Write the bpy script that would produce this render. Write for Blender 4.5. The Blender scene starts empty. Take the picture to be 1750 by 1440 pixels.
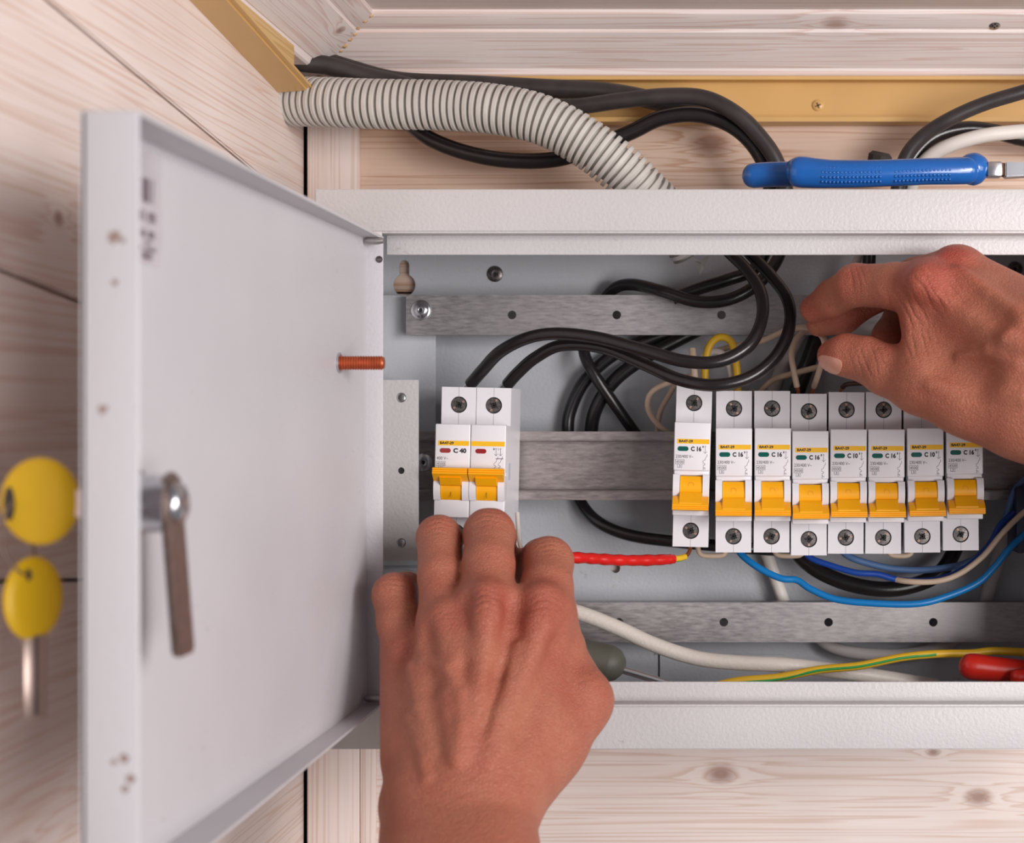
import bpy, bmesh, math, random
import numpy as np
from mathutils import Vector, Matrix

random.seed(7)
S = bpy.context.scene
COL = S.collection

# ------------------------------------------------------------------ camera, world, light, exposure
F, PX, PY = 2900.0, 1250.0, 712.0          # focal length and principal point in photo pixels (1750 x 1440)
EYE = 1.6                                    # eye height of the camera in metres
cam_d = bpy.data.cameras.new('camera')
cam = bpy.data.objects.new('camera', cam_d)
COL.objects.link(cam)
cam.location = (0, 0, EYE)
cam.rotation_euler = (math.pi / 2, 0, 0)
cam_d.sensor_fit = 'HORIZONTAL'
cam_d.sensor_width = 36
cam_d.lens = F / 1750 * 36
cam_d.shift_x = (875 - PX) / 1750
cam_d.shift_y = (PY - 720) / 1750
cam_d.clip_start = 0.02
cam_d.clip_end = 20
cam_d.dof.use_dof = True
cam_d.dof.focus_distance = 0.80
cam_d.dof.aperture_fstop = 11.0
S.camera = cam

w = bpy.data.worlds.new('room_light')
S.world = w
w.use_nodes = True
w.node_tree.nodes['Background'].inputs[0].default_value = (0.93, 0.95, 1.0, 1)
w.node_tree.nodes['Background'].inputs[1].default_value = 0.22


def area(name, loc, target, size, power, col):
    l = bpy.data.lights.new(name, 'AREA')
    l.shape = 'RECTANGLE'
    l.size, l.size_y = size
    l.energy = power
    l.color = col
    o = bpy.data.objects.new(name, l)
    COL.objects.link(o)
    o.location = loc
    d = Vector(target) - Vector(loc)
    o.rotation_euler = d.to_track_quat('-Z', 'Y').to_euler()
    return o


area('work_lamp_light', (0.72, -0.15, EYE + 0.17), (0.08, 0.8, EYE + 0.05), (0.35, 0.35), 7.8, (1.0, 0.96, 0.95))
area('window_light', (1.75, -0.35, EYE + 0.05), (-0.05, 0.8, EYE), (0.8, 0.8), 9, (1.0, 0.96, 0.95))
area('low_fill_light', (1.0, -1.05, EYE - 0.28), (0, 0.8, EYE), (0.7, 0.7), 17, (1.0, 0.95, 0.94))  # fill added from low in front to brighten the cornice and ceiling strip

S.view_settings.view_transform = 'Standard'
S.view_settings.look = 'None'
S.view_settings.gamma = 1.0
S.view_settings.use_curve_mapping = False
S.view_settings.exposure = 0.0


# ------------------------------------------------------------------ helpers
def P(u, v, Y):
    """photo pixel + depth in millimetres -> world point in metres"""
    return Vector(((u - PX) * Y / F, Y, -(v - PY) * Y / F)) * 0.001 + Vector((0, 0, EYE))


def M3(x, y, z):
    """millimetres relative to the camera axis -> world metres"""
    return Vector((x * 0.001, y * 0.001, z * 0.001 + EYE))


def ux(u, Y): return (u - PX) * Y / F
def vz(v, Y): return -(v - PY) * Y / F


def lin(c):
    return tuple((x / 12.92 if x <= 0.04045 else ((x + 0.055) / 1.055) ** 2.4) for x in c)


def rgb(r, g, b): return lin((r / 255, g / 255, b / 255)) + (1,)


def finish(name, bm, mat, parent=None, smooth=False, angle=None):
    bmesh.ops.recalc_face_normals(bm, faces=bm.faces)
    me = bpy.data.meshes.new(name)
    bm.to_mesh(me)
    bm.free()
    return link(name, me, mat, parent, smooth, angle)


def link(name, me, mat, parent=None, smooth=False, angle=None):
    if mat:
        me.materials.append(mat)
    if smooth:
        for p in me.polygons:
            p.use_smooth = True
        if angle:
            me.set_sharp_from_angle(angle=math.radians(angle))
    o = bpy.data.objects.new(name, me)
    COL.objects.link(o)
    if parent is not None:
        o.parent = parent
        base = parent
        off = Vector()
        rot = False
        while base is not None:
            off += base.location
            if base.get('local'):
                rot = True
            base = base.parent
        if not rot and off.length > 0:
            me.transform(Matrix.Translation(-off))
    return o


def tag(o, label, cat, group=None):
    o['label'] = label
    o['category'] = cat
    if group:
        o['group'] = group
    return o


def struct(o, label=None):
    o['kind'] = 'structure'
    if label:
        o['label'] = label
    return o


def thing(name, loc, label, cat, group=None):
    o = bpy.data.objects.new(name, None)
    o.empty_display_size = 0.02
    COL.objects.link(o)
    o.location = loc
    return tag(o, label, cat, group)


def add_box(bm, x0, x1, y0, y1, z0, z1, bev=0.0, seg=2, world=True):
    """axis box in mm"""
    vs = []
    for x in (x0, x1):
        for y in (y0, y1):
            for z in (z0, z1):
                p = M3(x, y, z) if world else Vector((x, y, z)) * 0.001
                vs.append(bm.verts.new(p))
    fs = [(0, 1, 3, 2), (4, 6, 7, 5), (0, 4, 5, 1), (2, 3, 7, 6), (0, 2, 6, 4), (1, 5, 7, 3)]
    faces = [bm.faces.new([vs[i] for i in f]) for f in fs]
    if bev:
        es = list({e for f in faces for e in f.edges})
        bmesh.ops.bevel(bm, geom=es, offset=bev * 0.001, segments=seg, affect='EDGES', profile=0.5, clamp_overlap=True)


def box(name, x0, x1, y0, y1, z0, z1, mat, parent=None, bev=0.3, world=True, seg=2):
    bm = bmesh.new()
    add_box(bm, x0, x1, y0, y1, z0, z1, bev, seg, world)
    return finish(name, bm, mat, parent, True, 35)


def catmull(pts, step):
    """resample a polyline of Vectors through a Catmull-Rom curve at even arc length"""
    pts = [Vector(p) for p in pts]
    if len(pts) == 2:
        dense = [pts[0].lerp(pts[1], i / 20) for i in range(21)]
    else:
        q = [pts[0] * 2 - pts[1]] + pts + [pts[-1] * 2 - pts[-2]]
        dense = []
        for i in range(1, len(q) - 2):
            p0, p1, p2, p3 = q[i - 1], q[i], q[i + 1], q[i + 2]
            for k in range(16):
                t = k / 16
                dense.append(0.5 * ((2 * p1) + (p2 - p0) * t + (2 * p0 - 5 * p1 + 4 * p2 - p3) * t * t
                                    + (3 * p1 - p0 - 3 * p2 + p3) * t ** 3))
        dense.append(pts[-1])
    L = [0]
    for a, b in zip(dense, dense[1:]):
        L.append(L[-1] + (b - a).length)
    n = max(2, int(L[-1] / step) + 1)
    out, j = [], 0
    for i in range(n):
        s = L[-1] * i / (n - 1)
        while j < len(L) - 2 and L[j + 1] < s:
            j += 1
        d = L[j + 1] - L[j]
        out.append(dense[j].lerp(dense[j + 1], 0 if d < 1e-12 else (s - L[j]) / d))
    return out


def add_tube(bm, path, rad, n=14, cap=True, flat=1.0, flat_dir=None):
    """sweep a circle; rad is mm or f(i, count)->mm"""
    m = len(path)
    t0 = (path[1] - path[0]).normalized()
    up = Vector((0, 0, 1)) if abs(t0.z) < 0.9 else Vector((1, 0, 0))
    nrm = (up - t0 * up.dot(t0)).normalized()
    rings = []
    for i in range(m):
        t = (path[min(i + 1, m - 1)] - path[max(i - 1, 0)]).normalized()
        nrm = (nrm - t * nrm.dot(t)).normalized()
        b = t.cross(nrm)
        r = (rad(i, m) if callable(rad) else rad) * 0.001
        ring = []
        for k in range(n):
            a = 2 * math.pi * k / n
            off = nrm * math.cos(a) * r + b * math.sin(a) * r
            if flat_dir is not None:
                fd = flat_dir
                off = off + fd * (off.dot(fd) * (flat - 1))
            ring.append(bm.verts.new(path[i] + off))
        rings.append(ring)
    for a, b in zip(rings, rings[1:]):
        for k in range(n):
            bm.faces.new((a[k], a[(k + 1) % n], b[(k + 1) % n], b[k]))
    if cap:
        bm.faces.new(rings[0][::-1])
        bm.faces.new(rings[-1])


def tube(name, pts, rad, mat, parent=None, step=2.0, n=14, flat=1.0, flat_dir=None):
    bm = bmesh.new()
    add_tube(bm, catmull(pts, step * 0.001), rad, n, True, flat, flat_dir)
    return finish(name, bm, mat, parent, True, 50)


def frame_of(axis):
    axis = Vector(axis).normalized()
    up = Vector((0, 0, 1)) if abs(axis.z) < 0.9 else Vector((1, 0, 0))
    x = up.cross(axis).normalized()
    return x, axis.cross(x), axis


def add_lathe(bm, center, axis, prof, n=28):
    """prof = list of (radius mm, along mm)"""
    x, y, a = frame_of(axis)
    rings = []
    for r, h in prof:
        if r <= 1e-6:
            rings.append([bm.verts.new(center + a * h * 0.001)])
        else:
            rings.append([bm.verts.new(center + a * h * 0.001 + (x * math.cos(2 * math.pi * k / n)
                         + y * math.sin(2 * math.pi * k / n)) * r * 0.001) for k in range(n)])
    for p, q in zip(rings, rings[1:]):
        for k in range(n):
            k2 = (k + 1) % n
            if len(p) == 1 and len(q) > 1:
                bm.faces.new((p[0], q[k], q[k2]))
            elif len(q) == 1 and len(p) > 1:
                bm.faces.new((p[k], p[k2], q[0]))
            elif len(p) > 1:
                bm.faces.new((p[k], p[k2], q[k2], q[k]))
    if len(rings[0]) > 1:
        bm.faces.new(rings[0])
    if len(rings[-1]) > 1:
        bm.faces.new(rings[-1])


def lathe(name, center, axis, prof, mat, parent=None, n=28, angle=35):
    bm = bmesh.new()
    add_lathe(bm, center, axis, prof, n)
    return finish(name, bm, mat, parent, True, angle)


def add_extrude(bm, outline, fn, a, b):
    """outline 2D list -> prism between parameters a and b, fn(p, s) gives a world point"""
    v0 = [bm.verts.new(fn(p, a)) for p in outline]
    v1 = [bm.verts.new(fn(p, b)) for p in outline]
    n = len(outline)
    for k in range(n):
        bm.faces.new((v0[k], v0[(k + 1) % n], v1[(k + 1) % n], v1[k]))
    bm.faces.new(v0)
    bm.faces.new(v1[::-1])


def extrude(name, outline, fn, a, b, mat, parent=None, bev=0, angle=30):
    bm = bmesh.new()
    add_extrude(bm, outline, fn, a, b)
    if bev:
        bmesh.ops.bevel(bm, geom=list(bm.edges), offset=bev * 0.001, segments=2, affect='EDGES', clamp_overlap=True)
    return finish(name, bm, mat, parent, True, angle)


def circle_hole(r, n=24):
    return [(r * math.cos(2 * math.pi * k / n), r * math.sin(2 * math.pi * k / n)) for k in range(n)]


def keyhole(r, w, h):
    """round hole with a slot above, star-shaped about its centre"""
    a0 = math.asin(w / r)
    pts = []
    n = 22
    st = math.pi / 2 + a0
    for k in range(n + 1):
        a = st + (2 * math.pi - 2 * a0) * k / n
        pts.append((r * math.cos(a), r * math.sin(a)))
    for k in range(7):
        a = math.pi * k / 6
        pts.append((w * math.cos(a), h + w * math.sin(a)))
    return pts


def add_cell(bm, x0, x1, z0, z1, y, th, hole=None, c=None, world=True):
    """rectangular piece of sheet (mm) with a star-shaped hole, front at y, thickness th"""
    def T(x, yy, z): return M3(x, yy, z) if world else Vector((x, yy, z)) * 0.001
    if not hole:
        add_box(bm, x0, x1, y, y + th, z0, z1, 0, 1, world)
        return
    cx, cz = c
    pts = [(cx + a, cz + b) for a, b in hole]
    ang = [math.atan2(b - cz, a - cx) for a, b in pts]
    for X, Z in ((x0, z0), (x1, z0), (x1, z1), (x0, z1)):
        a = math.atan2(Z - cz, X - cx)
        best = None
        for i in range(len(pts)):
            j = (i + 1) % len(pts)
            d1 = (a - ang[i]) % (2 * math.pi)
            d = (ang[j] - ang[i]) % (2 * math.pi)
            if 0 < d1 < d < math.pi:
                dx, dz = math.cos(a), math.sin(a)
                (ax, az), (bx, bz) = pts[i], pts[j]
                ex, ez = bx - ax, bz - az
                den = dx * ez - dz * ex
                t = ((ax - cx) * ez - (az - cz) * ex) / den
                best = (j, (cx + dx * t, cz + dz * t), a)
                break
        if best:
            pts.insert(best[0], best[1])
            ang.insert(best[0], best[2])
    outer = []
    for a in ang:
        dx, dz = math.cos(a), math.sin(a)
        ts = []
        if dx > 1e-9: ts.append((x1 - cx) / dx)
        if dx < -1e-9: ts.append((x0 - cx) / dx)
        if dz > 1e-9: ts.append((z1 - cz) / dz)
        if dz < -1e-9: ts.append((z0 - cz) / dz)
        t = min(ts)
        outer.append((cx + dx * t, cz + dz * t))
    n = len(pts)
    fi = [bm.verts.new(T(p[0], y, p[1])) for p in pts]
    fo = [bm.verts.new(T(p[0], y, p[1])) for p in outer]
    bi = [bm.verts.new(T(p[0], y + th, p[1])) for p in pts]
    bo = [bm.verts.new(T(p[0], y + th, p[1])) for p in outer]
    for k in range(n):
        j = (k + 1) % n
        bm.faces.new((fi[k], fi[j], fo[j], fo[k]))
        bm.faces.new((bi[k], bo[k], bo[j], bi[j]))
        bm.faces.new((fi[k], bi[k], bi[j], fi[j]))
        bm.faces.new((fo[k], fo[j], bo[j], bo[k]))


_txt = {}


def text_geo(s, bold=0.0):
    key = (s, bold)
    if key not in _txt:
        cu = bpy.data.curves.new('t', 'FONT')
        cu.body = s
        cu.size = 1.0
        cu.offset = bold
        cu.resolution_u = 3
        ob = bpy.data.objects.new('t', cu)
        COL.objects.link(ob)
        dg = bpy.context.evaluated_depsgraph_get()
        me = bpy.data.meshes.new_from_object(ob.evaluated_get(dg))
        vs = [v.co.copy() for v in me.vertices]
        fs = [tuple(p.vertices) for p in me.polygons]
        bpy.data.objects.remove(ob)
        bpy.data.meshes.remove(me)
        bpy.data.curves.remove(cu)
        x0 = min(v.x for v in vs); x1 = max(v.x for v in vs)
        z0 = min(v.y for v in vs); z1 = max(v.y for v in vs)
        _txt[key] = (vs, fs, x0, x1, z0, z1)
    return _txt[key]


def add_text(bm, s, x0, x1, z0, z1, y, bold=0.0):
    """flat print fitted to a rectangle (mm, local), facing -Y"""
    vs, fs, a0, a1, b0, b1 = text_geo(s, bold)
    new = [bm.verts.new(Vector((x0 + (v.x - a0) / (a1 - a0) * (x1 - x0), y,
                                z0 + (v.y - b0) / (b1 - b0) * (z1 - z0))) * 0.001) for v in vs]
    for f in fs:
        try:
            bm.faces.new([new[i] for i in f])
        except ValueError:
            pass


def add_rect(bm, x0, x1, z0, z1, y):
    vs = [bm.verts.new(Vector(p) * 0.001) for p in ((x0, y, z0), (x1, y, z0), (x1, y, z1), (x0, y, z1))]
    bm.faces.new(vs)


def add_line(bm, pts, wd, y):
    for (ax, az), (bx, bz) in zip(pts, pts[1:]):
        dx, dz = bx - ax, bz - az
        l = math.hypot(dx, dz) or 1
        ex, ez = dx / l * wd * 0.5, dz / l * wd * 0.5
        nx, nz = -dz / l * wd * 0.5, dx / l * wd * 0.5
        q = [(ax - ex + nx, az - ez + nz), (ax - ex - nx, az - ez - nz), (bx + ex - nx, bz + ez - nz), (bx + ex + nx, bz + ez + nz)]
        bm.faces.new([bm.verts.new(Vector((x, y, z)) * 0.001) for x, z in q])


# ------------------------------------------------------------------ materials
def new_mat(name):
    m = bpy.data.materials.new(name)
    m.use_nodes = True
    nt = m.node_tree
    return m, nt, nt.nodes['Principled BSDF']


def N(nt, t, **kw):
    n = nt.nodes.new(t)
    for k, v in kw.items():
        setattr(n, k, v)
    return n


def ramp(nt, stops):
    r = N(nt, 'ShaderNodeValToRGB')
    e = r.color_ramp.elements
    while len(e) < len(stops):
        e.new(0.5)
    for el, (p, c) in zip(e, stops):
        el.position = p
        el.color = c
    return r


def bump_into(nt, bs, height, strength, dist):
    b = N(nt, 'ShaderNodeBump')
    b.inputs['Strength'].default_value = strength
    b.inputs['Distance'].default_value = dist
    nt.links.new(height, b.inputs['Height'])
    nt.links.new(b.outputs[0], bs.inputs['Normal'])
    return b


def coords(nt, scale=(1, 1, 1), loc=(0, 0, 0), rot=(0, 0, 0)):
    tc = N(nt, 'ShaderNodeTexCoord')
    mp = N(nt, 'ShaderNodeMapping')
    mp.inputs['Scale'].default_value = scale
    mp.inputs['Location'].default_value = loc
    mp.inputs['Rotation'].default_value = rot
    nt.links.new(tc.outputs['Object'], mp.inputs['Vector'])
    return mp.outputs[0]


def noise(nt, vec, scale, detail=2.0, rough=0.5, dist=0.0):
    n = N(nt, 'ShaderNodeTexNoise')
    n.inputs['Scale'].default_value = scale
    n.inputs['Detail'].default_value = detail
    n.inputs['Roughness'].default_value = rough
    n.inputs['Distortion'].default_value = dist
    nt.links.new(vec, n.inputs['Vector'])
    return n.outputs['Fac']


def plain(name, col, rough=0.5, metal=0.0, bump=None, vary=0.06, vscale=60, spec=0.5, coat=0.0):
    """simple painted / plastic / metal surface with slight mottling"""
    m, nt, b = new_mat(name)
    v = coords(nt)
    f = noise(nt, v, vscale, 3)
    lo = tuple(max(0, c * (1 - vary)) for c in col[:3]) + (1,)
    hi = tuple(min(1, c * (1 + vary)) for c in col[:3]) + (1,)
    r = ramp(nt, [(0.3, lo), (0.7, hi)])
    nt.links.new(f, r.inputs[0])
    nt.links.new(r.outputs[0], b.inputs['Base Color'])
    b.inputs['Roughness'].default_value = rough
    b.inputs['Metallic'].default_value = metal
    b.inputs['Specular IOR Level'].default_value = spec
    b.inputs['Coat Weight'].default_value = coat
    if bump:
        h = noise(nt, v, bump[0], 2)
        bump_into(nt, b, h, bump[1], bump[2])
    return m


def paint_mat(name, col, dirt=0.5):
    """powder coat with orange peel and a few grubby marks"""
    m, nt, b = new_mat(name)
    v = coords(nt)
    big = noise(nt, v, 14, 3)
    r = ramp(nt, [(0.3, tuple(c * 0.93 for c in col[:3]) + (1,)), (0.7, col)])
    nt.links.new(big, r.inputs[0])
    v2 = coords(nt, (1, 1, 2.2), (3.1, 0.4, 1.7))
    spot = noise(nt, v2, 150, 6, 0.65)
    reg = noise(nt, v2, 24, 2)
    mul = N(nt, 'ShaderNodeMath', operation='MULTIPLY')
    rs = ramp(nt, [(0.62, (0, 0, 0, 1)), (0.70, (1, 1, 1, 1))])
    rr = ramp(nt, [(0.56, (0, 0, 0, 1)), (0.66, (dirt, dirt, dirt, 1))])
    nt.links.new(spot, rs.inputs[0])
    nt.links.new(reg, rr.inputs[0])
    nt.links.new(rs.outputs[0], mul.inputs[0])
    nt.links.new(rr.outputs[0], mul.inputs[1])
    mx = N(nt, 'ShaderNodeMix', data_type='RGBA')
    nt.links.new(mul.outputs[0], mx.inputs['Factor'])
    nt.links.new(r.outputs[0], mx.inputs['A'])
    mx.inputs['B'].default_value = rgb(150, 132, 125)
    nt.links.new(mx.outputs['Result'], b.inputs['Base Color'])
    b.inputs['Roughness'].default_value = 0.42
    h = noise(nt, v, 620, 2)
    bump_into(nt, b, h, 0.35, 0.0006)
    return m


def wood_mat(name, light, dark, grain='X', scale=1.0, knots=(), seed=0.0, contrast=1.0, rough=0.5):
    """whitewashed softwood; grain runs along one object axis, knots = (x, y, z, radius mm) in object space"""
    m, nt, b = new_mat(name)
    tc = N(nt, 'ShaderNodeTexCoord')
    pos = tc.outputs['Object']
    gi = 'XYZ'.index(grain)
    add_vec = None
    kfac = None
    for (kx, ky, kz, kr) in knots:
        sub = N(nt, 'ShaderNodeVectorMath', operation='SUBTRACT')
        nt.links.new(pos, sub.inputs[0])
        sub.inputs[1].default_value = (kx, ky, kz)
        sc = N(nt, 'ShaderNodeVectorMath', operation='MULTIPLY')
        k = [1 / (kr * 0.001)] * 3
        k[gi] *= 0.62
        sc.inputs[1].default_value = k
        nt.links.new(sub.outputs[0], sc.inputs[0])
        ln = N(nt, 'ShaderNodeVectorMath', operation='LENGTH')
        nt.links.new(sc.outputs[0], ln.inputs[0])
        g = N(nt, 'ShaderNodeMath', operation='MULTIPLY')
        nt.links.new(ln.outputs['Value'], g.inputs[0])
        nt.links.new(ln.outputs['Value'], g.inputs[1])
        e = N(nt, 'ShaderNodeMath', operation='MULTIPLY_ADD')
        nt.links.new(g.outputs[0], e.inputs[0])
        e.inputs[1].default_value = 0.35
        e.inputs[2].default_value = 1.0
        inv = N(nt, 'ShaderNodeMath', operation='DIVIDE')
        inv.inputs[0].default_value = 1.0
        nt.links.new(e.outputs[0], inv.inputs[1])
        if kfac is None:
            kfac = inv.outputs[0]
        else:
            mx = N(nt, 'ShaderNodeMath', operation='MAXIMUM')
            nt.links.new(kfac, mx.inputs[0])
            nt.links.new(inv.outputs[0], mx.inputs[1])
            kfac = mx.outputs[0]
    mp = N(nt, 'ShaderNodeMapping')
    s = [150 * scale] * 3
    s[gi] = 1.8 * scale
    mp.inputs['Scale'].default_value = s
    mp.inputs['Location'].default_value = (seed, seed * 1.7, seed * 0.6)
    nt.links.new(pos, mp.inputs['Vector'])
    f1 = noise(nt, mp.outputs[0], 1.0, 2, 0.5, 0.4)
    mp2 = N(nt, 'ShaderNodeMapping')
    s2 = [900 * scale] * 3
    s2[gi] = 22 * scale
    mp2.inputs['Scale'].default_value = s2
    nt.links.new(pos, mp2.inputs['Vector'])
    f2 = noise(nt, mp2.outputs[0], 1.0, 3, 0.6)
    # growth rings: saw of the slow field, bent round the knots
    a = N(nt, 'ShaderNodeMath', operation='MULTIPLY')
    nt.links.new(f1, a.inputs[0])
    a.inputs[1].default_value = 8.0
    src = a.outputs[0]
    if kfac is not None:
        a2 = N(nt, 'ShaderNodeMath', operation='MULTIPLY_ADD')
        nt.links.new(kfac, a2.inputs[0])
        a2.inputs[1].default_value = 2.0
        nt.links.new(src, a2.inputs[2])
        src = a2.outputs[0]
    fr = N(nt, 'ShaderNodeMath', operation='FRACT')
    nt.links.new(src, fr.inputs[0])
    r1 = ramp(nt, [(0.0, (0, 0, 0, 1)), (0.6, (0.12, 0.12, 0.12, 1)), (0.9, (0.9, 0.9, 0.9, 1)), (1.0, (0.1, 0.1, 0.1, 1))])
    nt.links.new(fr.outputs[0], r1.inputs[0])
    mm = N(nt, 'ShaderNodeMath', operation='MULTIPLY_ADD')
    nt.links.new(f2, mm.inputs[0])
    mm.inputs[1].default_value = 0.55
    nt.links.new(r1.outputs[0], mm.inputs[2])
    rc = ramp(nt, [(0.22, light), (0.22 + 1.05 / contrast, dark)] if contrast > 1 else [(0.2, light), (1.5, dark)])
    rc.color_ramp.elements[1].position = min(1.0, 0.22 + 1.1 / contrast)
    nt.links.new(mm.outputs[0], rc.inputs[0])
    out = rc.outputs[0]
    lowv = coords(nt, (3, 3, 3), (seed, 2, 0))
    low = noise(nt, lowv, 4, 2)
    mxl = N(nt, 'ShaderNodeMix', data_type='RGBA', blend_type='MULTIPLY')
    rl = ramp(nt, [(0.3, (0.9, 0.88, 0.87, 1)), (0.7, (1, 1, 1, 1))])
    nt.links.new(low, rl.inputs[0])
    mxl.inputs['Factor'].default_value = 1
    nt.links.new(out, mxl.inputs['A'])
    nt.links.new(rl.outputs[0], mxl.inputs['B'])
    out = mxl.outputs['Result']
    if kfac is not None:
        rk = ramp(nt, [(0.55, (0, 0, 0, 1)), (0.95, (0.8, 0.8, 0.8, 1))])
        nt.links.new(kfac, rk.inputs[0])
        mxk = N(nt, 'ShaderNodeMix', data_type='RGBA')
        nt.links.new(rk.outputs[0], mxk.inputs['Factor'])
        nt.links.new(out, mxk.inputs['A'])
        mxk.inputs['B'].default_value = rgb(150, 108, 92)
        out = mxk.outputs['Result']
    nt.links.new(out, b.inputs['Base Color'])
    b.inputs['Roughness'].default_value = rough
    bump_into(nt, b, mm.outputs[0], 0.25, 0.0003)
    return m


def zinc_mat(name, base, streak='X', rough=0.42):
    m, nt, b = new_mat(name)
    s = [800, 800, 800]
    s['XYZ'.index(streak)] = 160
    v = coords(nt, s)
    f = noise(nt, v, 1, 6, 0.65)
    v2 = coords(nt, (18, 18, 18))
    f2 = noise(nt, v2, 1, 3)
    mm = N(nt, 'ShaderNodeMath', operation='MULTIPLY_ADD')
    nt.links.new(f2, mm.inputs[0])
    mm.inputs[1].default_value = 0.6
    nt.links.new(f, mm.inputs[2])
    r = ramp(nt, [(0.5, tuple(c * 0.62 for c in base[:3]) + (1,)), (1.0, tuple(min(1, c * 1.15) for c in base[:3]) + (1,))])
    nt.links.new(mm.outputs[0], r.inputs[0])
    nt.links.new(r.outputs[0], b.inputs['Base Color'])
    b.inputs['Metallic'].default_value = 0.85
    rr = ramp(nt, [(0.4, (rough - 0.08,) * 3 + (1,)), (1.0, (rough + 0.12,) * 3 + (1,))])
    nt.links.new(mm.outputs[0], rr.inputs[0])
    nt.links.new(rr.outputs[0], b.inputs['Roughness'])
    bump_into(nt, b, f, 0.15, 0.0002)
    return m


def skin_mat(name, base, red):
    m, nt, b = new_mat(name)
    v = coords(nt)
    at = N(nt, 'ShaderNodeAttribute')
    at.attribute_name = 'red'
    mot = noise(nt, v, 55, 4, 0.6)
    mot2 = noise(nt, v, 260, 3, 0.6)
    s = N(nt, 'ShaderNodeMath', operation='MULTIPLY_ADD')
    nt.links.new(mot, s.inputs[0])
    s.inputs[1].default_value = 0.75
    s.inputs[2].default_value = -0.22
    s2 = N(nt, 'ShaderNodeMath', operation='MULTIPLY_ADD')
    nt.links.new(at.outputs['Fac'], s2.inputs[0])
    s2.inputs[1].default_value = 0.75
    nt.links.new(s.outputs[0], s2.inputs[2])
    s3 = N(nt, 'ShaderNodeMath', operation='MULTIPLY_ADD')
    nt.links.new(mot2, s3.inputs[0])
    s3.inputs[1].default_value = 0.25
    nt.links.new(s2.outputs[0], s3.inputs[2])
    r = ramp(nt, [(0.15, base), (0.85, red)])
    nt.links.new(s3.outputs[0], r.inputs[0])
    nt.links.new(r.outputs[0], b.inputs['Base Color'])
    b.inputs['Roughness'].default_value = 0.46
    b.inputs['Specular IOR Level'].default_value = 0.35
    b.inputs['Subsurface Weight'].default_value = 0.05
    b.inputs['Subsurface Radius'].default_value = (1.0, 0.35, 0.2)
    b.inputs['Subsurface Scale'].default_value = 0.003
    # fine skin relief: crossed creases and pores
    vo = N(nt, 'ShaderNodeTexVoronoi')
    vo.feature = 'DISTANCE_TO_EDGE'
    vo.inputs['Scale'].default_value = 1.0
    wv = coords(nt, (620, 760, 980))
    wn = N(nt, 'ShaderNodeTexNoise')
    wn.inputs['Scale'].default_value = 0.8
    nt.links.new(wv, wn.inputs['Vector'])
    ad = N(nt, 'ShaderNodeVectorMath', operation='ADD')
    nt.links.new(wv, ad.inputs[0])
    nt.links.new(wn.outputs['Color'], ad.inputs[1])
    nt.links.new(ad.outputs[0], vo.inputs['Vector'])
    clampn = N(nt, 'ShaderNodeMath', operation='MINIMUM')
    nt.links.new(vo.outputs['Distance'], clampn.inputs[0])
    clampn.inputs[1].default_value = 0.22
    wr = noise(nt, coords(nt, (300, 300, 520)), 1.0, 4, 0.6, 0.3)
    cr = N(nt, 'ShaderNodeMath', operation='MULTIPLY_ADD')
    nt.links.new(wr, cr.inputs[0])
    cr.inputs[1].default_value = 0.55
    nt.links.new(clampn.outputs[0], cr.inputs[2])
    ac = N(nt, 'ShaderNodeAttribute')
    ac.attribute_name = 'crease'
    sm = N(nt, 'ShaderNodeMath', operation='MULTIPLY_ADD')
    nt.links.new(ac.outputs['Fac'], sm.inputs[0])
    sm.inputs[1].default_value = 0.9
    nt.links.new(cr.outputs[0], sm.inputs[2])
    bump_into(nt, b, sm.outputs[0], 0.85, 0.0009)
    return m


MT = {}
MT['paint'] = paint_mat('white_powder_coat', rgb(202, 199, 199))
MT['door_paint'] = paint_mat('door_powder_coat', rgb(200, 197, 201), 0.35)
MT['panel'] = paint_mat('grey_powder_coat', rgb(192, 195, 201), 0.5)
MT['zinc'] = zinc_mat('galvanised_steel', rgb(176, 171, 171))
MT['rail'] = zinc_mat('rail_steel', rgb(166, 157, 155), rough=0.36)
MT['steel'] = plain('bright_steel', rgb(205, 205, 210), 0.25, 1.0, vary=0.1)
MT['dark_steel'] = plain('dark_screw_steel', rgb(112, 107, 105), 0.36, 0.9, vary=0.5, vscale=1100)
MT['slot'] = plain('slot_black', rgb(24, 22, 22), 0.7)
MT['copper_stud'] = plain('copper_plated_steel', rgb(190, 96, 62), 0.4, 0.65, vary=0.15, vscale=400)
MT['wear'] = plain('worn_screw_edge', rgb(176, 142, 124), 0.45, 0.6, vary=.3, vscale=900)
MT['copper'] = plain('bare_copper', rgb(205, 125, 88), 0.32, 0.9)
MT['white_plastic'] = plain('white_breaker_plastic', rgb(232, 229, 233), 0.38, vary=0.015)
MT['seam'] = plain('seam_grey', rgb(150, 146, 150), 0.6)
MT['yellow_plastic'] = plain('amber_lever_plastic', rgb(252, 176, 6), 0.4, vary=0.03)
MT['strip_yellow'] = plain('yellow_print', rgb(246, 188, 10), 0.5, vary=0.02)
MT['ink'] = plain('black_ink', rgb(38, 34, 40), 0.6)
MT['ink_grey'] = plain('grey_ink', rgb(76, 70, 78), 0.6)
MT['green_ind'] = plain('green_indicator', rgb(0, 88, 78), 0.18, coat=0.5)
MT['red_ind'] = plain('red_indicator', rgb(146, 14, 22), 0.18, coat=0.5)
MT['grey_label'] = plain('grey_side_label', rgb(196, 200, 210), 0.5)
MT['black_cable'] = plain('black_rubber', rgb(32, 27, 29), 0.27, bump=(900, 0.1, 0.0003), vary=0.15, vscale=120)
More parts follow.
